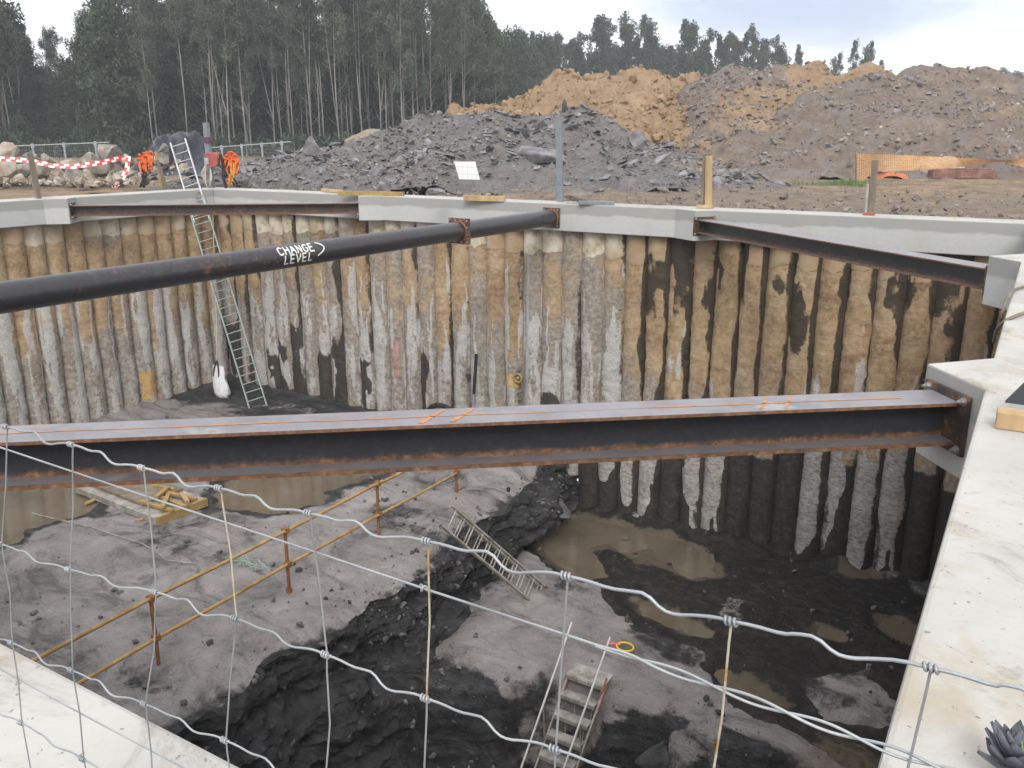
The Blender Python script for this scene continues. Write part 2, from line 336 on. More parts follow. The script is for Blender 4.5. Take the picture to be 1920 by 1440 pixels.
RUST = m_steel('rusty_plate', 0.75, (0.03, 0.022, 0.02)); PIPE = m_steel('pipe_steel', 0.3, (0.026, 0.0245, 0.028), rough=0.30)
BOLT = simple('zinc_bolt', [(0.3, (0.22, 0.22, 0.21)), (0.7, (0.42, 0.42, 0.42))], 20, 0.45, 0.6)
GALV = simple('galvanised_wire', [(0.3, (0.24, 0.26, 0.275)), (0.55, (0.37, 0.395, 0.41)), (0.75, (0.47, 0.47, 0.44))], 8, 0.42, 0.35)
ALU = simple('ladder_aluminium', [(0.3, (0.30, 0.31, 0.31)), (0.65, (0.52, 0.53, 0.54))], 5, 0.42, 0.5)
WHT = simple('pale_aluminium', [(.3, (.50, .50, .49)), (.7, (.68, .68, .67))], 6, .5, .1)
ALUD = simple('muddy_aluminium', [(0.35, (0.20, 0.18, 0.16)), (0.55, (0.36, 0.34, 0.31)), (0.75, (0.50, 0.49, 0.47))], 4, 0.6, 0.15)
FRP = simple('pale_green_fibreglass', [(0.3, (0.22, 0.27, 0.25)), (0.7, (0.36, 0.42, 0.40))], 5, 0.55)
TIM = simple('raw_timber', [(0.3, (0.30, 0.20, 0.10)), (0.5, (0.44, 0.31, 0.17)), (0.7, (0.55, 0.42, 0.26))], 3, 0.8, stretch=(1, 1, 0.15))
TIMW = simple('weathered_timber', [(0.3, (0.12, 0.095, 0.075)), (0.7, (0.27, 0.22, 0.17))], 4, 0.85, stretch=(1, 1, 0.2))
TIMY = simple('yellow_formwork_timber', [(0.3, (0.24, 0.16, 0.06)), (0.7, (0.42, 0.29, 0.11))], 5, 0.7)
RAIL = simple('ochre_scaffold_tube', [(0.3, (0.20, 0.11, 0.04)), (0.5, (0.35, 0.215, 0.085)), (0.7, (0.46, 0.31, 0.15))], 4, 0.65)
CLAMP = simple('rusty_clamp', [(0.3, (0.15, 0.06, 0.02)), (0.7, (0.30, 0.13, 0.045))], 8, 0.75)
ORG_ = simple('orange_webbing', [(0.3, (0.62, 0.11, 0.02)), (0.7, (0.85, 0.20, 0.045))], 8, 0.7)
YEL = simple('yellow_webbing', [(0.3, (0.40, 0.26, 0.03)), (0.7, (0.62, 0.43, 0.07))], 8, 0.7)
BLK = simple('black_rubber', [(0.3, (0.012, 0.012, 0.013)), (0.7, (0.035, 0.035, 0.036))], 8, 0.6)
REDP = simple('faded_red_casing', [(0.3, (0.26, 0.055, 0.045)), (0.7, (0.42, 0.12, 0.10))], 5, 0.6)
PINK = simple('pink_paint', [(0.3, (0.42, 0.12, 0.14)), (0.7, (0.60, 0.24, 0.25))], 7, 0.6)
ROPE = simple('pale_rope', [(0.3, (0.42, 0.38, 0.29)), (0.7, (0.58, 0.54, 0.44))], 30, 0.9)
BAGW = simple('white_bag_cloth', [(0.3, (0.60, 0.60, 0.64)), (0.7, (0.78, 0.78, 0.82))], 6, 0.8)
BOARD = simple('white_board', [(0.3, (0.66, 0.66, 0.64)), (0.7, (0.76, 0.76, 0.75))], 2, 0.7)
PAINT = simple('white_marker_paint', [(0.3, (0.72, 0.72, 0.70)), (0.7, (0.85, 0.85, 0.83))], 12, 0.7)
ORUST = simple('orange_chalk', [(0.3, (0.38, 0.15, 0.05)), (0.7, (0.58, 0.27, 0.11))], 14, 0.85)
SLATE = simple('slate_stone', [(0.33, (0.07, 0.067, 0.072)), (0.48, (0.155, 0.149, 0.155)), (0.68, (0.29, 0.28, 0.285))], 1.9, 0.75, bump=0.5, bd=0.03)
def m_sand():
    t = NT('sandstone'); n = t.noise(1.4, 8, .7); r = t.rand(); a = t.ramp(n, [(.32, (.16, .125, .09)), (.48, (.34, .285, .22)), (.62, (.50, .46, .40)), (.72, (.62, .60, .56))]); g = t.ramp(n, [(.32, (.11, .10, .095)), (.5, (.25, .235, .22)), (.68, (.46, .45, .43))])
    col = t.mix(t.step(r, .25, .8), a, g); col = t.mix(t.step(t.noise(.8, 6, .7), .52, .64, 0, .6), col, (.19, .125, .075)); t.bump(t.noise(6, 6, .7), .8, .06); return t.set(col, .92, 0, .2)
SAND = m_sand()
CLAYR = simple('clay_clod', [(0.3, (0.17, 0.108, 0.06)), (0.5, (0.275, 0.187, 0.11)), (0.7, (0.38, 0.28, 0.18))], 1.2, 0.95, bump=0.6, bd=0.05)
BROWNR = simple('brown_stone', [(0.33, (0.10, 0.083, 0.072)), (0.5, (0.20, 0.17, 0.15)), (0.68, (0.33, 0.29, 0.26))], 0.9, 0.9, bump=0.6, bd=0.05)
TARP = simple('blue_black_tarp', [(0.35, (0.010, 0.011, 0.017)), (0.5, (0.026, 0.028, 0.042)), (0.66, (0.10, 0.105, 0.125))], 1.3, 0.42, bump=0.6, bd=0.05)

# ------------------------------------------------------------------ the setting: ground with the shaft cut out of it
X0, X1, Y0, Y1 = -23.6, -0.17, 1.28, 19.9        # inner faces of the capping beam
BW = 0.9                                          # beam width
def make_ground():
    xs = np.unique(np.concatenate([np.linspace(-420, -120, 14), np.linspace(-120, -50, 30), np.linspace(-50, X0 - .6, 90), [X0 - .5], np.linspace(X0, X1, 90), [X1 + .5], np.linspace(X1 + .6, 12, 60), np.linspace(12, 80, 24), np.linspace(80, 300, 14)]))
    ys = np.unique(np.concatenate([np.linspace(-120, -10, 10), np.linspace(-10, Y0 - .6, 30), [Y0 - .5], np.linspace(Y0, Y1, 60), [Y1 + .5], np.linspace(Y1 + .55, 40, 110), np.linspace(40, 120, 60), np.linspace(120, 460, 16)]))
    X, Y = np.meshgrid(xs, ys, indexing='ij'); P = np.stack([X, Y, X * 0], -1)
    near = np.exp(-np.clip(np.maximum(np.abs(X + 12) - 30, np.abs(Y - 20) - 25), 0, None) / 30)
    Z = -0.10 + near * (0.05 * fbm(P, 0.9, 4, 3) + 0.03 * fbm(P, 3.5, 3, 5))
    Z += 0.14 * sstep(21.2, 25, Y) * near
    P[..., 2] = np.where((X > X0 - .62) & (X < X1 + .62) & (Y > Y0 - .62) & (Y < Y1 + .62), -0.3, Z)
    mb = MB(); a, b = X.shape; ii = np.arange(a * b).reshape(a, b)
    cx = (X[:-1, :-1] + X[1:, 1:]) / 2; cy = (Y[:-1, :-1] + Y[1:, 1:]) / 2
    keep = ~((cx > X0 - .5) & (cx < X1 + .5) & (cy > Y0 - .5) & (cy < Y1 + .5))
    q = np.stack([ii[:-1, :-1], ii[1:, :-1], ii[1:, 1:], ii[:-1, 1:]], -1)[keep]
    mb.add(P.reshape(-1, 3), q.tolist(), True)
    A = np.zeros((a * b, 3)); A[:, 0] = (0.25 + 0.35 * fbm(P, 0.12, 3, 9)).ravel(); A[:, 0] += 0.2 * sstep(-9, -5, X.ravel()) * sstep(24, 27, Y.ravel())
    m = m_soil('site_soil', [(0.3, (0.085, 0.064, 0.047)), (0.5, (0.18, 0.138, 0.10)), (0.7, (0.29, 0.24, 0.185))], (0.19, 0.175, 0.165), 1.4, 0.05)
    tag(obj('ground', mb, m, attrs={'A': A}), kind='structure')
make_ground()

# ---- pit floor: upper bench, rock face, lower shelf, deep hole
BZ, SZ, LZ = -6.8, -8.4, -10.3
def edge_x(Y):
    P = np.stack([Y, Y * 0, Y * 0], -1)
    return -10.0 + 0.16 * fbm(P, 0.9, 4, 21) + 0.25 * np.exp(-((Y - 12.5) / 2.5) ** 2) - 0.35 * sstep(15.5, 18, Y) + 0.1 * sstep(9, 7, Y)
def sdist(X, Y, poly):
    P = np.array(poly); d = np.full(X.shape, 1e9); inside = np.zeros(X.shape, bool)
    for i in range(len(P)):
        a, b = P[i], P[(i + 1) % len(P)]; e = b - a; w0, w1 = X - a[0], Y - a[1]; t = np.clip((w0 * e[0] + w1 * e[1]) / (e @ e), 0, 1)
        d = np.minimum(d, np.hypot(w0 - e[0] * t, w1 - e[1] * t)); c = ((a[1] > Y) != (b[1] > Y)) & (X < (b[0] - a[0]) * (Y - a[1]) / (b[1] - a[1] + 1e-12) + a[0]); inside ^= c
    return np.where(inside, -d, d)
POOLS = [([(985, 1015), (1030, 985), (1090, 962), (1180, 990), (1262, 1010), (1330, 1040), (1338, 1078), (1290, 1088), (1230, 1062), (1150, 1030), (1100, 1022), (1105, 1052), (1120, 1085), (1085, 1098), (1040, 1062)], SZ),
    ([(1185, 1128), (1270, 1150), (1320, 1172), (1322, 1192), (1260, 1180), (1200, 1152)], SZ), ([(1350, 1265), (1400, 1278), (1445, 1305), (1490, 1325), (1470, 1332), (1410, 1315), (1365, 1292)], SZ), ([(1660, 1165), (1712, 1185), (1706, 1202), (1668, 1182)], SZ), ([(1540, 1180), (1580, 1190), (1570, 1202), (1535, 1192)], SZ),
    ([(425, 948), (450, 905), (560, 880), (700, 862), (704, 885), (640, 912), (590, 935), (520, 958)], BZ), ([(-160, 900), (-40, 880), (150, 870), (185, 935), (160, 965), (40, 990), (-60, 1035), (-160, 1055)], BZ)]
POOLS = [(np.array([onz(x, y, z)[:2] for x, y in p]), z) for p, z in POOLS]
def pool_sd(X, Y, zz):
    d = np.full(X.shape, 9.0)
    for p, z in POOLS:
        if z == zz: d = np.minimum(d, sdist(X, Y, p))
    return d
def low_z(X, Y):
    P = np.stack([X, Y, X * 0], -1); ye = 11.7 + 0.45 * fbm(P[..., [0, 2, 2]], 0.8, 3, 33) - .3 * sstep(-7, -8.5, X) + 0.75 * sstep(-7.4, -6.6, X) + 0.1 * sstep(-5.2, -4.5, X) - 0.5 * sstep(-3.8, -1, X)
    t = sstep(0.1, -0.75, Y - ye); z = SZ + (LZ - SZ) * t * (0.75 + 0.25 * sstep(-.5, -2.5, Y - ye))
    dry = ((Y < 14.9 + 0.35 * (X + 8.5)) | (X < -8.2)).astype(float)
    z = z + 0.06 * fbm(P, 0.7, 4, 41) + 0.03 * fbm(P, 3, 3, 43)
    z += 0.28 * t * fbm(P, 0.9, 4, 51)
    z += 0.14 * sstep(19.4, 20.3, Y) * (1 + fbm(P, 1.6, 3, 57))     # mud bank at the pile toes
    if np.ndim(X) > 1:
        sd = pool_sd(X, Y, SZ) + 0.16 * fbm(P, 1.7, 4, 59); z += 0.13 * sstep(-.05, .55, sd) - 0.07 * sstep(.1, -.25, sd)
    z += 0.12 * sstep(16.3, 14.6, Y + 0.45 * (X + 6)) * (1 - t)                             # dry shelf stands above the mud
    return z
def make_floor():
    ys = np.unique(np.concatenate([np.linspace(0.6, 7, 60), np.linspace(7, 10.6, 46), np.linspace(10.6, 13, 70), np.linspace(13, 20.6, 100)]))
    rows = []; A = []; rng = np.random.default_rng(1)
    sx = np.linspace(0, 1, 150); nf = 46; sl = np.linspace(0, 1, 140)
    ex = edge_x(ys); Yb = np.repeat(ys[:, None], len(sx), 1)
    Xb = -24.4 + (ex[:, None] + 24.4) * (1 - (1 - sx[None, :]) ** 1.25)
    Pb = np.stack([Xb, Yb, Xb * 0], -1)
    Zb = BZ + 0.07 * fbm(Pb, 0.5, 4, 61) + 0.035 * fbm(Pb * [1, 2.2, 1], 1.3, 4, 63) - 0.16 * sstep(0.5, 0, ex[:, None] - Xb)
    Zb += 0.10 * sstep(19.4, 20.3, Yb) + 0.15 * sstep(-23.0, -24.2, Xb) + 0.35 * sstep(-13.5, -10.5, Xb) * sstep(16.5, 18.5, Yb) * (0.7 + 0.5 * fbm(Pb, 0.8, 3, 67))
    sdb = pool_sd(Xb, Yb, BZ) + 0.25 * fbm(Pb, .9, 4, 69); Zb += .10 * sstep(-.1, .7, sdb) - .10 * sstep(.2, -.3, sdb)
    lowx0 = ex + 0.05; ez = low_z(lowx0 + 0.5, ys)
    t = np.linspace(0, 1, nf + 2)[1:-1]
    Zt = Zb[:, -1]; Zf = Zt[:, None] + (ez - Zt)[:, None] * t[None]
    Yf = np.repeat(ys[:, None], nf, 1); Pf = np.stack([Yf * 0, Yf * 0.7, Zf * 1.8], -1)
    deep = sstep(13, 11, ys)[:, None]
    bulge = 0.30 * fbm(Pf, 0.9, 5, 71) * np.sin(np.pi * t)[None] + 0.10 * fbm(Pf, 4, 3, 73)
    Xf = ex[:, None] + (0.02 + 0.25 * t ** 2)[None] + bulge + deep * 0.9 * t[None] ** 1.5
    rk = np.exp(-((Yf - 17.6) / 1.1) ** 2); Xf += rk * 0.9 * np.sin(np.pi * np.minimum(t * 1.1, 1))[None]
    x_end = Xf[:, -1]
    Xl = x_end[:, None] + 0.04 + (0.25 - x_end - 0.04)[:, None] * sl[None] ** 1.1; Yl = np.repeat(ys[:, None], len(sl), 1)
    Zl = low_z(Xl, Yl); Zl = Zf[:, -1:] + (Zl - Zf[:, -1:]) * sstep(0, 0.35, Xl - x_end[:, None])
    P = np.stack([np.concatenate([Xb, Xf, Xl], 1), np.concatenate([Yb, Yf, Yl], 1), np.concatenate([Zb, Zf, Zl], 1)], -1)
    dust = np.concatenate([np.full(Xb.shape, .72) - 0.25 * sstep(0.35, 0, ex[:, None] - Xb) , -0.2 + 0.3 * rk * (t < .3)[None] + .32 * sstep(.1, .7, fbm(Pf, .8, 4, 75)), np.full(Xl.shape, .62)], 1)
    mud = np.zeros(P.shape[:2]); pale = np.zeros(P.shape[:2]); k = Xb.shape[1] + nf
    Pl = P[:, k:]; X, Y = Pl[..., 0], Pl[..., 1]
    # edge of the wet black mud, traced from the places it crosses
    mx = np.array([-10.4, -9.6, -8.9, -7.9, -7.3, -6.6, -5.6, -4.6, -4.2, -3.6, -2.8, -1.6, -0.2]); my = np.array([17.2, 16.6, 16.9, 16.6, 15.9, 15.1, 14.9, 14.9, 14.4, 13.6, 13.2, 13.0, 12.9])
    line = np.interp(X, mx, my) + 0.25 * fbm(Pl, 1.3, 4, 81)
    mud[:, k:] = sstep(-0.12, 0.12, Y - line)
    isl = np.hypot((X + 1.75) / 1.05, (Y - 14.9) / 0.75) + 0.3 * fbm(Pl, 1.6, 3, 83); mud[:, k:] *= sstep(0.8, 1.05, isl)
    n_ = fbm(Pl, 1.1, 4, 85); mud[:, k:] -= 0.5 * sstep(0.55, 0.75, n_)
    steep = sstep(12.05, 11.5, Y - 0.9 * sstep(-6.2, -4.5, X) + 0.3 * fbm(Pl, 0.9, 4, 87)) * sstep(-1.2, -3.0, X)
    dust[:, k:] = 0.66 - 0.2 * sstep(-.1, .5, fbm(Pl, .6, 4, 93)) - 0.72 * steep + 0.6 * steep * sstep(0.05, 0.6, fbm(Pl, 0.75, 4, 89))
    pale[:, k:] = 0.8 * sstep(19.0, 19.9, Y) * sstep(0.1, 0.6, fbm(Pl, 1.4, 3, 91)) * sstep(-5, -2, X) + 0.55 * sstep(14.6, 13.2, Y) * sstep(-3.2, -1.8, X)
    brown = pool_sd(X, Y, SZ) + .2 * fbm(Pl, 1.4, 4, 95); pale[:, k:] = np.maximum(pale[:, k:], .62 * sstep(.5, .0, brown)); mud[:, k:] = np.maximum(mud[:, k:], sstep(.5, .2, brown))
    dust[:, :Xb.shape[1]] -= .42 * sstep(16.8, 18.6, Yb + .5 * fbm(Pb, .6, 3, 97)) * sstep(-11, -13, Xb) + .25 * np.clip(fbm(Pb * [1, 2.4, 1], .35, 4, 99), -.3, 1); dust[:, :Xb.shape[1]] -= .6 * sstep(.9, .1, sdb); pale[:, :Xb.shape[1]] = .75 * sstep(.45, .05, sdb)
    # broken rock: sharp ledges instead of soft folds
    fx = np.zeros(P.shape[:2]); fx[:, Xb.shape[1]:k] = 1; fx[:, k:] = steep; fx[:, Xb.shape[1] - 14:Xb.shape[1]] = np.linspace(0, 1, 14)
    blk = 1 - np.abs(fbm(P * [.9, .9, 2.4], 1.1, 3, 301)) * 2; cell = np.round(fbm(P * [1, 1, 1.7], 1.6, 2, 303) * 4) / 4
    P[..., 0] += fx * (.10 * blk + .11 * cell); P[..., 1] += fx * .07 * np.round(fbm(P, 1.9, 2, 305) * 4) / 4; P[..., 2] += fx * .07 * np.round(fbm(P, 1.5, 3, 307) * 5) / 5
    P[..., 2] += (1 - fx) * (1 - mud) * .018 * fbm(P, 6, 3, 309)
    global FLOORPTS; FLOORPTS = (P, mud, fx)
    mb = MB(); mb.grid(P); qf = (fx[:-1, :-1] < .4).ravel(); mb.sm = [bool(v) for v in qf]; A = np.stack([dust, mud, pale], -1).reshape(-1, 3)
    tag(obj('pit_floor', mb, FLOOR, attrs={'A': A}), kind='structure')
make_floor()
def water():
    t = NT('muddy_water'); n = t.noise(0.7, 5, 0.6); t.bump(t.noise(3, 2), 0.02, 0.01)
    m = t.set(t.ramp(n, [(0.35, (0.105, 0.083, 0.058)), (0.65, (0.155, 0.125, 0.09))]), 0.06, 0, 0.5)
    for k, (p, z) in enumerate(POOLS):
        lo = p.min(0) - .3; hi = p.max(0) + .3; q = [(lo[0], lo[1]), (hi[0], lo[1]), (hi[0], hi[1]), (lo[0], hi[1])]
        mb = MB(); mb.add([(a, b, z + .006 * k - (.0 if z == SZ else .02)) for a, b in q], [tuple(range(len(q)))]); tag(obj('puddle_water', mb, m), kind='structure')
water()
def floor_rubble():
    P, mud, fx = FLOORPTS; rg = np.random.default_rng(31); pts = P.reshape(-1, 3); ok = (pts[:, 1] > 6) & (pts[:, 2] > -9.9); w = (ok * (.15 + .9 * np.clip(fbm(P, .5, 3, 311).ravel() + .0, 0, 1) + 1.2 * fx.ravel())).astype(float); w /= w.sum()
    ix = rg.choice(len(w), 4200, p=w); sz = .012 * (.11 / .012) ** (rg.random(4200) ** 4)
    mb = scatter(pts[ix] + rg.uniform(-.05, .05, (4200, 3)) * [1, 1, 0], sz, CLODS, 8, .6, .3); m = simple('floor_stone', [(.35, (.03, .029, .03)), (.5, (.10, .095, .092)), (.68, (.26, .245, .235))], .9, .85, bump=.5, bd=.01)
    tag(obj('floor_rubble', mb, m), 'small loose stones littering the rock bench and the muddy shaft floor', 'rubble', kind='stuff')
floor_rubble()

# ------------------------------------------------------------------ capping beam (one cast ring) with its brace corbels
def make_beam():
    root = thing('capping_beam', ((X0 + X1) / 2, (Y0 + Y1) / 2, -0.7), 'pale grey cast concrete capping beam running right round the top of the shaft', 'concrete beam')
    t = 0.69
    for nm, poly in (('beam_side', [(X0 - BW, Y1), (X1 + BW, Y1), (X1 + BW, Y1 + BW), (X0 - BW, Y1 + BW)]), ('beam_side', [(X0 - BW, Y0 - BW), (X1 + BW, Y0 - BW), (X1 + BW, Y0), (X0 - BW, Y0)]),
                     ('beam_side', [(X0 - BW, Y0), (X0, Y0), (X0, Y1), (X0 - BW, Y1)]), ('beam_side', [(X1, Y0), (X1 + BW, Y0), (X1 + BW, Y1), (X1, Y1)])):
        mb = MB(); mb.prism(poly, -t, 0.0); obj(nm, mb, CONC, root, 0.022)
    e = 0.12
    for poly in ([(X1 + e, 6.19), (-0.16, 6.33), (-0.58, 6.87), (X1, 7.32), (X1 + e, 7.36)], [(X1 + e, 13.52), (X1, 13.56), (-0.58, 14.02), (X1, 14.53), (X1 + e, 14.66)],
                 [(-6.4, Y1 + e), (-6.55, Y1), (-6.87, 19.49), (-7.5, Y1), (-7.6, Y1 + e)], [(-17.45, Y1 + e), (-17.32, Y1), (-17.0, 19.49), (-16.45, Y1), (-16.3, Y1 + e)],
                 [(X0 - e, 14.0), (X0, 14.05), (-23.19, 14.5), (X0, 15.03), (X0 - e, 15.1)]):
        a = sum(poly[i][0] * poly[(i + 1) % 5][1] - poly[(i + 1) % 5][0] * poly[i][1] for i in range(5))
        mb = MB(); mb.prism(poly if a > 0 else poly[::-1], -t - 0.005, 0.004); obj('corbel', mb, CONC, root, 0.015)
make_beam()

# ------------------------------------------------------------------ secant pile walls
rng = np.random.default_rng(7)
DEEP_PALE = {-9.85: (.1, .35, -7.4), -9.05: (0, .5, -8.0), -8.55: (.1, .45, -7.6), -8.3: (.2, .6, -8.4), -7.9: (0, .6, -8.6)}
def pile_mesh(cx, cy, face, L, info):
    """face = outward angle of the exposed side"""
    na, nz = 21, int(L / 0.07)
    ang = np.linspace(-1, 1, na); z = -0.55 - np.linspace(0, L, nz); Ag, Zg = np.meshgrid(ang, z, indexing='ij')
    th = face + Ag * math.radians(88); nx, ny = np.cos(th), np.sin(th)
    Q = np.stack([cx + nx * .36, cy + ny * .36, Zg], -1)
    hd = info['head'] + 0.10 * vnoise(np.stack([Ag * 2 + cx * 5, Zg * 0, Zg * 0], -1), 5)
    rough = sstep(hd + .05, hd - .1, Zg)
    r = 0.357 + rough * (0.020 * fbm(Q, 1.6, 3, 101) + 0.012 * fbm(Q, 7, 3, 103) + 0.004 * np.sin(Zg * 23 + Ag * 3 + 6 * vnoise(Q * 1.6, 9))) + info.get('off', 0)
    r += 0.035 * vnoise(np.stack([Zg * .5, Zg * 0 + cx, Zg * 0 + cy], -1), 13)
    P = np.stack([cx + nx * r, cy + ny * r, Zg], -1)
    A = np.zeros(P.shape); B = np.zeros(P.shape); C = np.zeros(P.shape)
    U3 = np.stack([Ag * 1.1 + cx * 3.7, Zg * .8, Zg * 0 + cy], -1); wn = fbm(U3, 1.0, 4, 201); wm = fbm(U3, 2.3, 3, 205)
    A[..., 0] = .25 * wn + .30 * sstep(-4.2, -2.2, Zg + .8 * wn) + info['hue'] + info.get('huez', 0) * sstep(-3.2, -5.4, Zg)
    side = np.maximum(sstep(.12 + .25 * wn, .62 + .25 * wn, Ag) * info['wr'], sstep(-.25 - .25 * wn, -.75 - .25 * wn, Ag) * info['wl'])
    zn = 0.5 + 0.5 * vnoise(np.stack([Zg * .55 + cx * 9, Ag * .8, Zg * 0 + cx], -1), 17)
    A[..., 1] = side * (0.45 + 0.65 * zn)
    for (c, w, z0, z1, s_) in info['wet']:
        A[..., 1] = np.maximum(A[..., 1], s_ * sstep(1.3, .5, np.abs((Ag - c + .35 * wn) / (w * (1 + .8 * wm) * np.clip((Zg - z1) / (z0 - z1) + .35, .2, 1.1)))) * sstep(z1 - .7, z1 + .9, Zg + .5 * wn) * sstep(z0 + .5, z0 - .3, Zg + .3 * wm))
    for (c, w, z0, z1, s_) in info['ef']:
        cc = c + 0.12 * vnoise(np.stack([Zg * .9 + c * 7, Zg * 0, Zg * 0 + cx], -1), 19)
        A[..., 2] = np.maximum(A[..., 2], s_ * sstep(1.4, .2, np.abs((Ag - cc + .12 * wm) / (w * (1 + .9 * wn)))) * sstep(z1, z1 + 1.2, Zg) * sstep(z0 + .4, z0 - .8, Zg))
    B[..., 0] = np.clip(.5 + (Zg - hd) * 1.4, 0, 1) if info['hashead'] else 0
    dz = info['dark']
    if dz is not None: B[..., 1] = sstep(dz + .6, dz - .3, Zg)
    for (c, w, zb, s_) in info['tongue']:
        hw = w * np.clip((Zg - zb) / 1.6, 0, 1) ** .5 * (1 + .35 * wm); cc = c + .15 * vnoise(np.stack([Zg * 1.1, Zg * 0, Zg * 0 + cx], -1), 23)
        B[..., 2] = np.maximum(B[..., 2], s_ * sstep(1.25, .75, np.abs(Ag - cc) / (hw + 1e-3)) * (Zg > zb) * sstep(dz + .9, dz + .2, Zg))
    for (c, w, z0, z1, ch) in info.get('paint', []):
        C[..., ch] = np.maximum(C[..., ch], .85 * sstep(1.1, .8, np.abs((Ag - c) / w)) * sstep(1.05, .9, np.abs((Zg - (z0 + z1) / 2) / ((z0 - z1) / 2))))
    mb = MB(); mb.grid(P); return mb, {'A': A.reshape(-1, 3), 'B': B.reshape(-1, 3), 'C': C.reshape(-1, 3)}
def far_info(x):
    R = rng.random; g = dict(head=-1.42 + R() * .22, hashead=True, hue=R() * .9, wr=0, wl=0, wet=[], ef=[], tongue=[], dark=None)
    if x > -9.2:                                                   # seeping, ochre, black joints
        g['hue'] = .45 + .55 * R(); g['wr'] = .85 + .3 * R(); g['wl'] = .25 + .6 * R(); g['hashead'] = R() > .04; g['huez'] = -.35
        if R() < .65: g['wet'].append((R() * 1.4 - .7, .4 + .3 * R(), -.5 if R() < .4 else -1.3, -2.0 - 1.3 * R(), .72))
        if R() < .25: g['wet'].append((R() * 1.4 - .7, .45, -1.8, -3.4, .7))
        for k in range(int(1 + R() * 3)): z0 = -1.6 - 3.2 * R(); g['ef'].append((R() * 1.5 - .75, .10 + .22 * R(), z0, z0 - 1 - 2.5 * R(), .55 + .35 * R()))
    else:
        g['hue'] = (.0 if R() < .5 else .6) + .3 * R() if x > -18 else .1 + .55 * R(); g['huez'] = -.7
        g['wr'] = .0 if R() < .55 else .5 + .4 * R(); g['wl'] = .0 if R() < .8 else .5
        for k in range(int(1 + R() * 3)): z0 = -1.2 - 3.5 * R(); g['ef'].append((R() * 1.6 - .8, .12 + .25 * R(), z0, z0 - 1.8 - 3.5 * R(), .6 + .35 * R()))
        if R() < .85: g['ef'].append((.3 * R() - .15, .5 + .3 * R(), -2.4 - 1.8 * R(), -7.4, .62 + .1 * R()))
        for q in range(2): z0 = -1.3 - 2 * R(); g['ef'].append((R() * 1.5 - .75, .06 + .07 * R(), z0, z0 - 2 - 2.5 * R(), .9))
        if R() < .5: g['ef'].append((.78, .12, -.9, -6.5, .85))
        if R() < .3: g['wet'].append((R() - .5, .6, -4.6 - R(), -7.2, .85))
        if x < -17.5 and R() < .5: g['wet'].append((R() * 1.2 - .6, .7, -4.3 - R(), -8, .8))
        if R() < .05: g['hashead'] = False
    if x > -10.5:
        g['dark'] = -5.5 - .6 * R()
    return g
def make_far():
    root = thing('pile_wall', ((X0 + X1) / 2, 20.45, -9), 'long stained secant pile wall of brown and ochre columns under the far capping beam', 'pile wall')
    pale = {}                                                   # pale tongues on the deep piles, by place along the wall
    for (x0, x1, zb) in ((1062, 1082, 945), (1120, 1145, 905), (1165, 1186, 950), (1180, 1212, 975), (1298, 1336, 1008), (1342, 1372, 1006), (1488, 1532, 1048), (1538, 1570, 1038), (1600, 1640, 1080), (1640, 1688, 1088), (1686, 1722, 1090)):
        a = ony(x0, 900, 20.1)[0]; b = ony(x1, 900, 20.1)[0]; z = ony((x0 + x1) / 2, zb, 20.1)[2]; pale[((a + b) / 2)] = ((b - a) / 2, z)
    xs = -10.4 + 0.6 * np.arange(-23, 18)
    for x in xs:
        if x < -24.3 or x > 0: continue
        g = far_info(x); g['off'] = 0.012 * (rng.random() - .5)
        for px, (hw, zb) in (pale.items() if g['dark'] is not None else ()):
            if abs(px - x) <= .31: g['tongue'].append((np.clip((px - x) / .33, -.6, .6), hw / .30 * 1.35, zb, 1.1))
        if abs(x + 12.2) < .31: g['paint'] = [(0, .5, -4.75, -5.2, 0)]
        if abs(x + 16.4) < .31: g['paint'] = [(.1, .16, -4.3, -5.5, 1)]
        if abs(x + 20.0) < .3: g['hue'] = .1
        deep = x > -10.3
        mb, at_ = pile_mesh(x, 20.45, -math.pi / 2, 8.6 if deep else 6.9, g)
        obj('pile', mb, PILE, root, attrs=at_)
def make_left():
    root = thing('pile_wall', (-24.15, (Y0 + Y1) / 2, -7.5), 'stained secant pile wall with cream pile heads along the left side of the shaft', 'pile wall')
    for k in range(20):
        y = 19.9 - .6 * k - .05
        R = rng.random; g = dict(head=-1.42 + .2 * R(), hashead=True, hue=.35 + .5 * R(), huez=-.5, wr=0, wl=.0 if R() < .5 else .55, wet=[], ef=[], tongue=[], dark=None)
        for j in range(int(1 + R() * 3)): z0 = -1.6 - 2 * R(); g['ef'].append((R() * 1.4 - .7, .15 + .25 * R(), z0, z0 - 2 - 3 * R(), .6 + .35 * R()))
        g['ef'].append((.1, .7, -3.6 - 1.2 * R(), -8, .62)); g['ef'].append((R() * 1.2 - .6, .08, -1.3 - R(), -6, .85))
        if abs(y - 17.1) < .3: g['paint'] = [(0, .62, -5.5, -6.5, 0), (.1, .22, -5.85, -6.25, 1)]; g['ef'].append((0, .4, -2.2, -6, .9))
        mb, at_ = pile_mesh(-24.15, y, 0, 6.9, g); obj('pile', mb, PILE, root, attrs=at_)
make_far(); make_left()
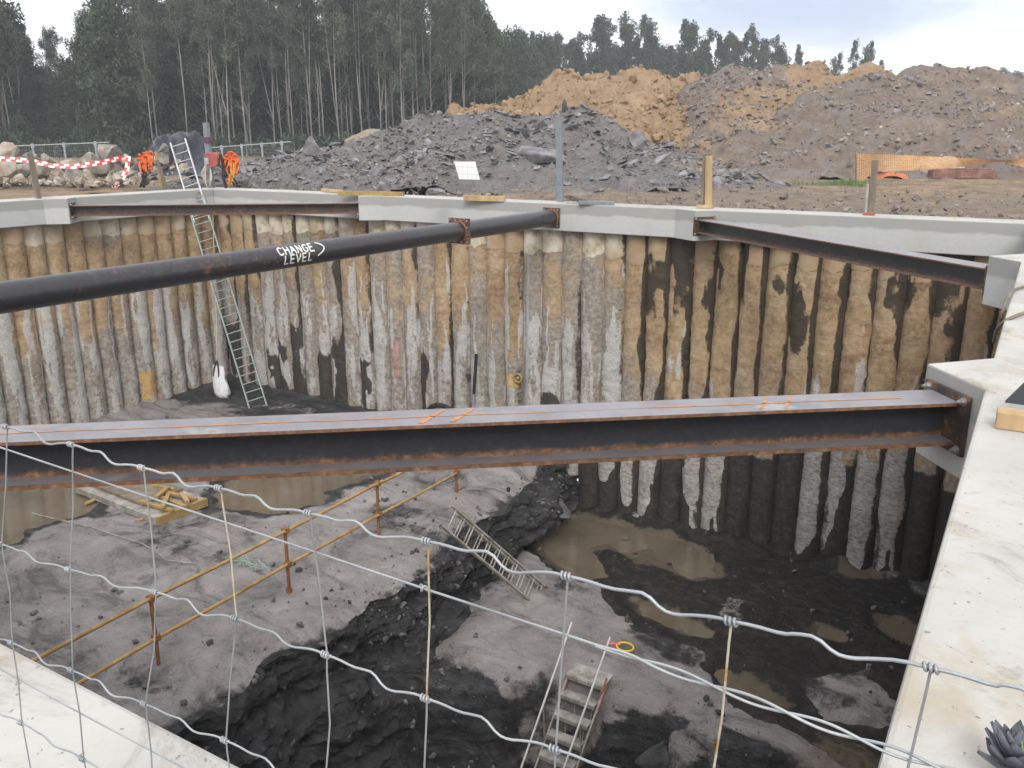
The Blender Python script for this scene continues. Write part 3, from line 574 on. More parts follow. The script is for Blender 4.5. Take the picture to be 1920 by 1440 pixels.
def make_hidden_sides():
    """the two walls under the near beams: seen only as a sliver, but they shade the shaft"""
    for nm, n, fn, lab in (('pile_wall', 34, lambda s: (0.40, 19.9 - .6 * s), 'dark secant pile wall under the near right capping beam'), ('pile_wall', 42, lambda s: (-24.2 + .6 * s, 0.72), 'secant pile wall under the near left capping beam')):
        mb = MB()
        for k in range(n):
            x, y = fn(k); f = math.pi if nm and x == 0.40 else math.pi / 2
            pts = [[(x + .36 * math.cos(f + a), y + .36 * math.sin(f + a), z) for z in (-.55, -3, -6, -11)] for a in np.linspace(-1.55, 1.55, 11)]
            mb.grid(np.array(pts))
        N = len(mb.v); A = np.tile([.5, .25, .2], (N, 1)); B = np.tile([0, .3, 0], (N, 1))
        solo(nm, mb, PILE, lab, 'pile wall', attrs={'A': A, 'B': B, 'C': A * 0})
make_hidden_sides()

# ------------------------------------------------------------------ steel braces across the corners
def make_brace(a, b, ztop, w, d, label, marks=False, plates=True, BEAM=BEAM):
    """universal column from a to b (centre line of the top flange)"""
    a = np.array([*a, ztop]); b = np.array([*b, ztop]); L = np.linalg.norm(b - a); u = (b - a) / L; n = np.array([-u[1], u[0], 0]); k = np.array([0, 0, 1.])
    root = thing('steel_brace', (a + b) / 2 - k * d, label, 'steel beam', None)
    tf, tw = 0.022, 0.016; ns = 60
    rr = np.random.default_rng(int(L * 1000))
    def strip(name, prof, edge, topm, closed=True):
        """sweep a small rectangle (list of (n, z)) along the beam; edge = rust amount per corner"""
        mb = MB(); P = []; A = []
        for i in range(ns + 1):
            t = i / ns; c = a + u * (t * L); row = []
            for j in range(len(prof) + 1):
                q, z = prof[j % len(prof)]
                dent = 0
                if marks and name == 'flange' and z < -d * .6 and q < 0: dent = -0.018 * math.exp(-((t * L - 3.3) / .22) ** 2)
                row.append(c + n * (q * (1 + (dent * -4 if q < 0 else 0))) + k * (z + dent)); A.append((edge[j % len(prof)], topm[j % len(prof)], 0))
            P.append(row)
        mb.grid(np.array(P), False); mm = len(prof) + 1
        mb.add([], [])
        e0 = list(range(mm - 1)); e1 = [ns * mm + j for j in range(mm - 1)]
        mb.f += [tuple(e0[::-1]), tuple(e1)]; mb.sm += [False, False]
        return obj(name, mb, BEAM, root, attrs={'A': np.array(A)})
    hw = w / 2; e = 0.016
    top = [(-hw, -tf), (-hw, 0), (-hw + e, 0.0), (hw - e, 0.0), (hw, 0), (hw, -tf), (hw - .05, -tf), (-hw + .05, -tf)]
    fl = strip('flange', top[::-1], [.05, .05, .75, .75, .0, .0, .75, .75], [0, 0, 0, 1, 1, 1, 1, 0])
    bot = [(-hw, -d), (-hw, -d + tf), (-hw + .03, -d + tf), (-tw / 2 - .03, -d + tf), (tw / 2 + .03, -d + tf), (hw - .03, -d + tf), (hw, -d + tf), (hw, -d)]
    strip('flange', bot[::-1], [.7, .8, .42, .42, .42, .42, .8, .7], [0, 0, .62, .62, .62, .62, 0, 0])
    wb = [(-tw / 2, -d + tf), (-tw / 2, -d + .13), (-tw / 2, -tf), (tw / 2, -tf), (tw / 2, -d + .13), (tw / 2, -d + tf)]
    strip('web', wb[::-1], [.72, .0, .05, .05, .0, .72], [0] * 6)
    for p, s_ in ((a, 1), (b, -1)):
        pw, ph = w + .16, d + .12; c = p - k * (d / 2); R3 = Matrix((u, n, k)).transposed()
        mb = MB(); mb.box(c + u * s_ * .0, (.028, pw, ph), R3); ep = obj('end_plate', mb, RUST, root, .003)
        for yy in (-1, 1):
            for zz in (-1, 1):
                q = c + n * yy * (pw / 2 - .045) + k * zz * (ph / 2 - .04); m2 = MB()
                m2.tube([q + u * s_ * .014, q + u * s_ * .042], .022, 6, False); m2.tube([q + u * s_ * .042, q + u * s_ * .066], .011, 8)
                m2.tube([q + u * s_ * .0145, q + u * s_ * .020], .032, 12, False)
                obj('bolt', m2, BOLT, ep)
    if marks:
        def paint(segs, wd):
            m3 = MB()
            for (t0, q0, t1, q1) in segs:
                N = max(2, int(abs(t1 - t0) / .05) + 1); V = []
                for i in range(N):
                    f = i / (N - 1); t = t0 + (t1 - t0) * f; q = q0 + (q1 - q0) * f + .004 * math.sin(t * 5); c = a + u * t + k * .0025
                    ww = wd * (.25 + 1.1 * max(0, float(fbm(np.array([[t * 1.6, q * 9, wd * 50]]), 1, 3, 3)[0]) * .7 + .5))
                    dirx = np.array([t1 - t0, q1 - q0]); dirx = dirx / np.linalg.norm(dirx); pr = u * -dirx[1] + n * dirx[0]
                    V.append([c + n * q + pr * ww / 2, c + n * q - pr * ww / 2])
                m3.grid(np.array(V), False)
            obj('chalk_mark', m3, ORUST, root)
        paint([(0.35, .005, L - 1.9, -.005)], .017)
        for t0 in (1.10, 1.28, 3.35, 3.55): paint([(t0, -.13, t0 + .16, .13)], .04 if t0 > 2 else .018)
    return root
cf = lambda p, q: ((p[0] + q[0]) / 2, (p[1] + q[1]) / 2)
ad = math.radians(38.7); A0 = np.array([-0.40, 6.60]); Bn = A0 - np.array([math.cos(ad), math.sin(ad)]) * 8.45
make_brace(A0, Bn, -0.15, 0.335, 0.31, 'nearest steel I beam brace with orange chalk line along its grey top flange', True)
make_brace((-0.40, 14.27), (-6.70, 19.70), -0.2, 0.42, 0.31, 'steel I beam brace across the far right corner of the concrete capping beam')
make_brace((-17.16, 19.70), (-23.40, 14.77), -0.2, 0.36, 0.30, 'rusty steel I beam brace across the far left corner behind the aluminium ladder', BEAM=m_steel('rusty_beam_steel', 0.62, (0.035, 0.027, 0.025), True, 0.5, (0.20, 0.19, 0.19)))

# ------------------------------------------------------------------ tubular strut with its bolted flanges and hand lettering
STROKES = {'C': [[(.9, .8), (.55, 1), (.15, .8), (.05, .45), (.2, .1), (.6, 0), (.95, .2)]], 'H': [[(.1, 1), (.1, 0)], [(.85, 1), (.85, 0)], [(.1, .5), (.85, .55)]],
    'A': [[(.0, 0), (.45, 1), (.95, 0)], [(.2, .38), (.75, .4)]], 'N': [[(.1, 0), (.12, 1), (.85, .05), (.85, 1)]], 'G': [[(.9, .85), (.5, 1), (.1, .7), (.1, .25), (.5, 0), (.9, .2), (.9, .5), (.55, .5)]],
    'E': [[(.85, 1), (.1, 1), (.1, 0), (.9, .02)], [(.1, .52), (.75, .54)]], 'L': [[(.25, 1), (.1, 0), (.85, .05)]], 'V': [[(.05, 1), (.4, 0), (.9, 1)]]}
def make_strut():
    p0 = np.array([-10.85, Y1, -.36]); p1 = np.array([-11.42, 1.28, -.36]); L = np.linalg.norm(p1 - p0); u = (p1 - p0) / L
    x = np.cross(u, [0, 0, 1.]); x /= np.linalg.norm(x)                     # towards -X or +X
    if x[0] < 0: x = -x
    z = np.array([0, 0, 1.]); R = .205
    root = thing('tubular_strut', (p0 + p1) / 2 - z * R, 'long dark round steel strut lettered CHANGE LEVEL in white, spanning the shaft', 'steel pipe')
    T = 4.02                                                               # coupling position from the far wall
    def P(t, a, r=R): return p0 + u * t + (x * math.cos(a) + z * math.sin(a)) * r
    for t0, t1 in ((.02, T), (T, L)):
        mb = MB(); mb.tube([p0 + u * (t0 + (t1 - t0) * i / 8) for i in range(9)], R, 40, True, False); obj('pipe', mb, PIPE, root)
    def plate(t, th, sz, nb):
        Rm = Matrix((Vector(u), Vector(x), Vector(z))).transposed(); mb = MB(); mb.box(p0 + u * t, (th, sz, sz), Rm); o = obj('flange_plate', mb, RUST, root, .004)
        hs = sz / 2 - .05; pos = []
        for i in range(nb):
            f = -1 + 2 * i / (nb - 1); pos += [(f * hs, hs), (f * hs, -hs), (hs, f * hs), (-hs, f * hs)]
        for q in sorted(set((round(a, 3), round(b, 3)) for a, b in pos)):
            c = p0 + u * t + x * q[0] + z * q[1]; m2 = MB(); m2.tube([c - u * (th / 2 + .03), c + u * (th / 2 + .03)], .022, 6, False); obj('bolt', m2, BOLT, o)
        m3 = MB(); m3.tube([p0 + u * (t + th / 2), p0 + u * (t + th / 2 + .018), p0 + u * (t + th / 2 + .03)], [R + .022, R + .018, R + .001], 32, True, False); obj('weld_ring', m3, CLAMP, o)
    plate(.02, .03, .50, 3); plate(T, .05, .56, 4)
    # letters laid on the tube, reading towards the far wall
    def line(txt, t_left, a_top, hgt, adv):
        m = MB(); t = t_left
        for ch in txt:
            for st in STROKES[ch]:
                pts = []
                for (s0, v0), (s1, v1) in zip(st[:-1], st[1:]):
                    for i in range(7): f = i / 6; pts.append((s0 + (s1 - s0) * f, v0 + (v1 - v0) * f))
                q = [P(t - s * adv * .82, a_top - (1 - v) * hgt / R, R + .004) for s, v in pts]
                for i in range(len(q) - 1):
                    mid = q[i]; d = q[i + 1] - q[i]; ln_ = np.linalg.norm(d)
                    if ln_ < 1e-6: continue
                    rad = mid - p0; rad = rad - u * (rad @ u); rad /= np.linalg.norm(rad); w = np.cross(d / ln_, rad) * .014; e = d * .15
                    m.add([q[i] + w - e, q[i] - w - e, q[i + 1] - w + e, q[i + 1] + w + e], [(0, 1, 2, 3)])
            obj('letter', m, PAINT, root); m = MB(); t -= adv
    def t_of(px, py):
        d = ray(px, py); p = EY + d * ((-11.0) / d[0]); return (p - p0) @ u
    tl, tr = t_of(519, 474), t_of(586, 470); tl2, tr2 = t_of(528, 488), t_of(582, 480)
    line('CHANGE', tl, 1.02, .15, (tl - tr) / 6); line('LEVEL', tl2, .20, .145, (tl2 - tr2) / 5)
    m = MB(); tb = t_of(588, 465); pr = None
    for i in range(15):
        f = i / 14; c = P(tb - .16 * math.sin(f * math.pi) - .04 * (1 - f), 1.08 - f * 1.25, R + .004); rad = (c - p0) - u * ((c - p0) @ u); rad /= np.linalg.norm(rad)
        if pr is not None:
            d = c - pr; w = np.cross(d / np.linalg.norm(d), rad) * .014; m.add([pr + w, pr - w, c - w, c + w], [(0, 1, 2, 3)])
        pr = c
    obj('bracket_mark', m, PAINT, root)
make_strut()

# ------------------------------------------------------------------ ladders
def make_ladder(p, q, side, w, n, sections, label, mats, rail=(.03, .075), rung=.016, feet=None, sec_w=.05):
    """p foot centre, q head centre, side = unit vector across"""
    p, q, side = np.array(p, float), np.array(q, float), np.array(side, float); d = q - p; L = np.linalg.norm(d); d /= L
    side = side - d * (side @ d); side /= np.linalg.norm(side); nn = np.cross(d, side)
    root = thing('ladder', (p[0], p[1], p[2]), label, 'ladder')
    for k, (f0, f1, off, ww) in enumerate(sections):
        mt = mats[min(k, len(mats) - 1)]
        for s_ in (-1, 1):
            mb = MB(); a = p + d * L * f0 + side * s_ * ww / 2 + nn * off; b = p + d * L * f1 + side * s_ * ww / 2 + nn * off
            mb.bar(a, b, rail[0], rail[1], up=nn); obj('rail', mb, mt, root, .004)
            if feet and k == 0:
                m2 = MB(); m2.bar(a - d * .02, a + d * .09, rail[0] + .012, rail[1] + .012, up=nn); obj('foot', m2, feet, root)
        cnt = max(2, int(round(L * (f1 - f0) / n)))
        for i in range(cnt):
            t = f0 + (f1 - f0) * (i + .5) / cnt; c = p + d * L * t + nn * off; mb = MB()
            mb.tube([c - side * ww / 2, c + side * ww / 2], rung, 6); obj('rung', mb, mt, root)
    return root
lt = onx(368, 380, X0 + .03); lb = onz(487, 772, -6.85); lb[1] = min(lb[1], 19.2); dl = lt - lb; ltop = lb + dl * (1 + 2.15 / np.linalg.norm(dl))
make_ladder(lb, ltop, RT, .40, .29, [(0, .80, 0, .56), (.70, 1, .05, .50)], 'tall extension ladder leaning in the far left corner, silver above and greenish below', [FRP, ALU], (.04, .085), .018)
fa = onz(838, 968, -5.95); fb = onz(1018, 1122, -8.28)
sd = onz(1035, 1112, -8.28) - onz(1000, 1133, -8.28)
make_ladder(fb, fa, sd, .42, .30, [(0, 1, 0, .52), (.02, .92, .06, .43)], 'muddy aluminium ladder leaning from the lower shelf up onto the rock bench', [ALUD], (.03, .085), feet=CLAMP)

def make_steps():
    """platform steps descending from the shelf into the deep hole, towards the near beam"""
    top = np.array([-6.02, 12.62, -8.02]); run, rise = -.235, -.285; wid = .74
    root = thing('platform_steps', (top[0], top[1] - 1.5, LZ), 'pale aluminium platform steps with two long handrails going down into the dark hole', 'steps')
    sk = -.018
    def pt(i, s_, dz=0, dy=0): return np.array([top[0] + sk * i + s_ * wid / 2, top[1] + run * i + dy, top[2] + rise * i + dz])
    mb = MB(); mb.box(top + np.array([0, .12, 0]), (wid + .04, .42, .035)); pl = obj('platform', mb, ALUD, root, .006)
    m2 = MB(); m2.box(top + np.array([0, -.10, -.035]), (wid + .05, .02, .075)); obj('nosing', m2, ALUD, pl)
    for i in range(1, 8):
        mb = MB(); c = (pt(i, -1) + pt(i, 1)) / 2; mb.box(c, (wid - .05, .20, .03)); mb.box(c + np.array([0, -.10, -.035]), (wid - .05, .012, .08)); obj('tread', mb, ALUD, root, .004)
    for s_ in (-1, 1):
        mb = MB(); mb.bar(pt(0, s_, -.04, .05), pt(7.3, s_, -.04, .05), .035, .13, up=(0, 1, 0)); obj('stringer', mb, ALUD, root, .004)
        m3 = MB(); m3.bar(pt(.15, s_ * 1.06, .0, .05), pt(1.5, s_ * 1.06, .0, .05), .02, .06, up=(0, 1, 0)); obj('painted_edge', m3, PINK, root)
        m4 = MB(); m4.tube([pt(-.25, s_, .96 if s_ < 0 else .9, -.0) + np.array([.02 + .02 * s_, 0, 0]), pt(7.2, s_, .75, -.05)], .021, 8); obj('handrail', m4, WHT, root)
        for i in (3.6, 6.6):
            m5 = MB(); m5.tube([pt(i, s_, -.04, .05), pt(i, s_, .80, -.03)], .015, 6); obj('post', m5, ALUD, root)
        m6 = MB(); m6.tube([pt(0, s_, -.05, .28), pt(0, s_, -2.1, .25)], .02, 6); obj('leg', m6, ALUD, root)
    m7 = MB(); m7.bar(pt(.0, 1.02, .10, .05), pt(1.0, 1.15, .25, .0), .03, .03); obj('brace', m7, CLAMP, root)
    for i in (1, 2.4, 3.6, 4.8):
        m8 = MB(); m8.tube([pt(i, -.55, -.1, .2), pt(i + .8, -.25, -.2, .2)], .012, 6); obj('brace', m8, ALUD, root); m8 = MB(); m8.tube([pt(i, .5, -.1, .2), pt(i + .8, .62, -.25, .2)], .012, 6); obj('brace', m8, ALUD, root)
make_steps()

# ------------------------------------------------------------------ guard rail along the bench edge
def make_rail():
    X = -11.3; ys = [16.04, 13.11, 10.45, 7.54]; root = thing('guard_rail', (X, 11.5, BZ), 'ochre scaffold tube guard rail of two rails along the rock bench edge', 'railing')
    for y in ys:
        mb = MB(); mb.tube([(X, y, BZ - .1), (X + .01, y, BZ + (1.42 if y < 16 else 1.02))], .032, 10); o = obj('post', mb, CLAMP, root)
        m2 = MB(); m2.tube([(X, y, BZ - .05), (X, y, BZ + .14)], .055, 8); obj('socket', m2, CLAMP, o)
        for z in (.66, 1.36) if y < 16 else (.62,):
            m3 = MB(); m3.box((X + .02, y, BZ + z), (.12, .10, .11)); m3.tube([(X + .05, y, BZ + z + .04), (X + .12, y, BZ + z + .04)], .014, 6); obj('clamp', m3, CLAMP, o, .01)
    for y0, y1, z0, z1 in ((16.05, 13.0, .62, .66), (13.2, 10.3, .66, .68), (10.5, 7.4, .68, .66), (7.6, 3.2, .66, .6), (16.3, 13.0, 1.33, 1.36), (13.25, 10.3, 1.38, 1.36), (10.6, 7.4, 1.36, 1.38), (7.55, 3.4, 1.38, 1.34)):
        mb = MB(); mb.tube([(X + .05, y0, BZ + z0), (X + .05, (y0 + y1) / 2, BZ + (z0 + z1) / 2 - .015), (X + .05, y1, BZ + z1)], .033, 10); obj('rail', mb, RAIL, root)
make_rail()

# ------------------------------------------------------------------ things lying on the pit floor
def pit_items():
    c = onz(262, 932, BZ + .1); a = math.atan2(*(onz(330, 958, BZ) - onz(190, 905, BZ))[[1, 0]]); Rz = Matrix.Rotation(a, 3, 'Z')
    root = thing('formwork_panel', (c[0], c[1], BZ), 'stack of pale formwork panels with yellow timber pieces on top lying on the bench', 'formwork')
    mb = MB(); mb.box((c[0], c[1], BZ + .14), (3.3, 1.35, .16), Rz); obj('base_panel', mb, ALUD, root, .01)
    mb = MB(); mb.box(Vector((c[0], c[1], BZ + .26)) + Rz @ Vector((-.35, .1, 0)), (2.3, 1.1, .07), Rz); obj('plywood_sheet', mb, TIMW, root, .005)
    rs = random.Random(4)
    for i, (dx, dy, dz, l, ang) in enumerate([(1.2, -.35, .12, 1.3, .1), (1.35, .0, .12, 1.1, .0), (1.15, .32, .12, 1.2, .15), (.8, .1, .20, .7, .5), (1.5, .2, .20, .7, -.4), (1.3, -.15, .21, .9, .8), (.4, .4, .12, .8, .2)]):
        Rr = Matrix.Rotation(a + ang + (math.pi / 2 if i in (3, 5) else 0), 3, 'Z'); mb = MB(); mb.box(Vector((c[0], c[1], BZ + .22 + dz)) + Rz @ Vector((dx, dy, -.04)), (l * .85, .10, .07), Rr); obj('timber', mb, TIMY if i != 4 else TIM, root, .006)
    mb = MB(); mb.box(Vector((c[0], c[1], BZ + .16)) + Rz @ Vector((1.69, 0, 0)), (.09, 1.3, .2), Rz); obj('edge_beam', mb, TIMY, root, .006)
    for (p, q, l) in (((160, 945), (205, 925), 'short rusty pole end poking out left of the stacked formwork panels'), ((256, 978), (300, 958), 'rusty rod lying on rock in front of the stacked formwork panels')):
        mb = MB(); a0, b0 = onz(*p, BZ + .08), onz(*q, BZ + .08); mb.tube([a0, b0], .045, 8); solo('metal_rod', mb, RAIL, l, 'rod')
    # pale cable wandering over the bench
    pts = [onz(x, y, BZ + .14) for x, y in [(60, 962), (100, 972), (170, 988), (230, 1008), (268, 1020), (300, 1040), (312, 1050), (350, 1055), (368, 1057), (374, 1070), (384, 1076)]]
    mb = MB(); mb.tube(pts, .014, 6); solo('pale_cable', mb, ALUD, 'thin pale cable wandering across the grey rock bench', 'cable')
    t = NT('green_netting'); m = t.set((0.30, 0.40, 0.33), .8)
    c = onz(462, 1056, BZ + .1); rs = random.Random(8); mb = MB()
    for k in range(26):
        a0 = rs.uniform(0, 6.3); l = rs.uniform(.15, .42); x, y = rs.uniform(-.35, .35), rs.uniform(-.12, .12)
        mb.tube([(c[0] + x - l * math.cos(a0), c[1] + y - l * math.sin(a0) * .4, c[2] + rs.uniform(-.02, .03)), (c[0] + x, c[1] + y, c[2] + rs.uniform(.02, .14)), (c[0] + x + l * math.cos(a0), c[1] + y + l * math.sin(a0) * .4, c[2] + rs.uniform(-.02, .05))], .006, 4)
    solo('torn_netting', mb, m, 'torn scrap of pale green netting on rock behind the guard rail', 'netting')
    # bright strap loop on the lower shelf
    c = onz(1172, 1213, SZ + .32); root = thing('strap_loop', (c[0], c[1], c[2] - .03), 'small yellow strap loop with a pink tail dropped on the dry grey shelf', 'strap')
    mb = MB(); mb.tube([(c[0] + .17 * math.cos(k * math.pi / 8), c[1] + .15 * math.sin(k * math.pi / 8), c[2]) for k in range(17)], .022, 6)
    t = NT('bright_yellow_strap'); obj('loop', mb, t.set((.75, .50, .03), .6), root)
    t = NT('hot_pink_strap'); mb = MB(); mb.tube([(c[0] - .12, c[1] + .02, c[2]), (c[0] - .25, c[1] - .05, c[2] + .02), (c[0] - .34, c[1] - .12, c[2])], .024, 6); obj('tail', mb, t.set((.85, .12, .18), .6), root)
    # rope and white bag hanging in the far left corner
    top = onx(395, 350, X0 + .06); top = np.array([X0 + .12, 19.55, .02]); bt = ony(407, 682, 18.75)
    mb = MB(); mb.tube([ony(397, 352, 19.86), ony(399, 400, 19.84), ony(402, 500, 19.4), ony(406, 600, 19.0), bt], .016, 6); solo('hanging_rope', mb, ROPE, 'thin pale rope hanging from the red winch down to the white bag', 'rope')
    root = thing('tote_bag', (bt[0], bt[1], bt[2] - 1.1), 'white cloth bag with black handles hanging on a rope against the piles', 'bag')
    prof = [(-.06, .27, .03), (-.2, .28, .05), (-.45, .28, .13), (-.75, .31, .18), (-.98, .33, .20), (-1.12, .26, .16), (-1.18, .08, .05)]
    P = [[(bt[0] + .02 + (.10 * (-dz) ** 1.6) + hw * math.cos(k * math.pi / 10) + .03 * math.sin(k * 2.3 + dz * 9) + .012 * math.sin(k * 5 + dz * 21), bt[1] + hd * math.sin(k * math.pi / 10), bt[2] + dz) for k in range(21)] for dz, hw, hd in prof]
    mb = MB(); mb.grid(np.array(P)); obj('bag_body', mb, BAGW, root)
    for s_ in (-1, 1):
        mb = MB(); mb.tube([(bt[0] + .02 + s_ * .13, bt[1] - .10, bt[2] - .42), (bt[0] + .02 + s_ * .10, bt[1] - .07, bt[2] - .15), (bt[0] + .01 + s_ * .04, bt[1] - .02, bt[2] + .03), (bt[0], bt[1], bt[2] + .10)], .026, 6); obj('handle', mb, BLK, root)
    # black pipe end at the foot of the wall, dark rod, grey grout streak, ring plate
    c = ony(828, 768, 19.75); mb = MB(); mb.tube([(c[0] + .52 * math.cos(a0), c[1] - .03 * math.sin(a0), c[2] - .28 + .42 * math.sin(a0)) for a0 in np.linspace(-.3, math.pi + .3, 20)], .075, 10); solo('black_hose', mb, BLK, 'black hose arched against the foot of the far pile wall', 'hose')
    root = thing('survey_staff', ony(888, 775, 19.95), 'slim black and white rod standing upright against the far pile wall', 'rod')
    a0, b0 = ony(886, 778, 19.95), ony(893, 664, 20.05); mid = a0 + (b0 - a0) * .35
    mb = MB(); mb.tube([mid, b0], .045, 8); obj('dark_length', mb, BLK, root)
    mb = MB(); mb.tube([a0, mid], .04, 8); obj('pale_length', mb, ALU, root)
    x = ony(990, 600, 20.12)[0]; mb = MB(); mb.tube([(x + .02, 20.17, -.7), (x, 20.15, -2.5), (x - .01, 20.14, -4), (x - .03, 20.13, -6.1)], .062, 10)  # raised tube stands in for the grout streak between two piles
    t = NT('grey_grout'); n = t.noise(3, 6, .65, (1, 1, .4)); m = t.set(t.ramp(n, [(.35, (.22, .225, .225)), (.65, (.36, .37, .38))]), .7); solo('grout_streak', mb, m, 'bluish grey vertical grout streak running down a joint of the far pile wall', 'pipe')
    root = thing('anchor_plate', ony(971, 710, 20.05), 'small round anchor ringed with yellow paint on the far pile wall', 'anchor')
    c = ony(971, 709, 20.05); mb = MB(); mb.tube([(c[0] + .12 * math.cos(k * math.pi / 9), c[1], c[2] + .12 * math.sin(k * math.pi / 9)) for k in range(19)], .03, 6); obj('ring', mb, TIMY, root)
    mb = MB(); mb.sphere((c[0], c[1], c[2]), (.05, .05, .05)); obj('bolt_head', mb, BOLT, root)
    # loose rocks
    def hullrock(r, sx, sy, sz, seed):
        rs = random.Random(seed); bm = bmesh.new()
        for k in range(16):
            v = Vector((rs.gauss(0, 1), rs.gauss(0, 1), rs.gauss(0, 1))).normalized() * rs.uniform(.8, 1); bm.verts.new((v.x * sx * r, v.y * sy * r, v.z * sz * r))
        bmesh.ops.convex_hull(bm, input=bm.verts); bm.verts.ensure_lookup_table()
        dead = [v for v in bm.verts if not v.link_faces]; bmesh.ops.delete(bm, geom=dead, context='VERTS')
        me = bpy.data.meshes.new('rock'); bm.to_mesh(me); bm.free(); return me
    globals()['hullrock'] = hullrock
    ROCKD = simple('dark_rock', [(.3, (.035, .034, .036)), (.6, (.085, .082, .084)), (.75, (.2, .19, .19))], 2.5, .9, bump=.7, bd=.04)
    globals()['ROCKD'] = ROCKD
    rs = random.Random(11)
    for px, py, r, z, lab in ((1048, 955, .42, -7.9, 'pale grey boulder lodged at the foot of the rock bench by the puddle'), (1300, 1425, 1.0, -9.1, 'large dark angular boulder in the deep hole right of the steps'), (1420, 1420, .9, -9.0, 'large dark boulder with dusty top beside the near concrete beam'), (1215, 1420, .55, -9.3, 'dark boulder close to the foot of the platform steps'), (1520, 1400, .55, -8.6, 'dusty brown boulder nearest the right concrete beam edge in the hole')):
        p = onz(px, py, z); me = hullrock(r, 1.2, .9, .75, px); me.materials.append(ROCKD if r > .5 else SLATE); o = bpy.data.objects.new('boulder', me); COL.objects.link(o); o.location = p; o.rotation_euler = (.3 * rs.random(), .3 * rs.random(), rs.random() * 6)
        sb = o.modifiers.new('b', 'BEVEL'); sb.width = .05 * r; sb.segments = 2; tag(o, lab, 'rock')
pit_items()

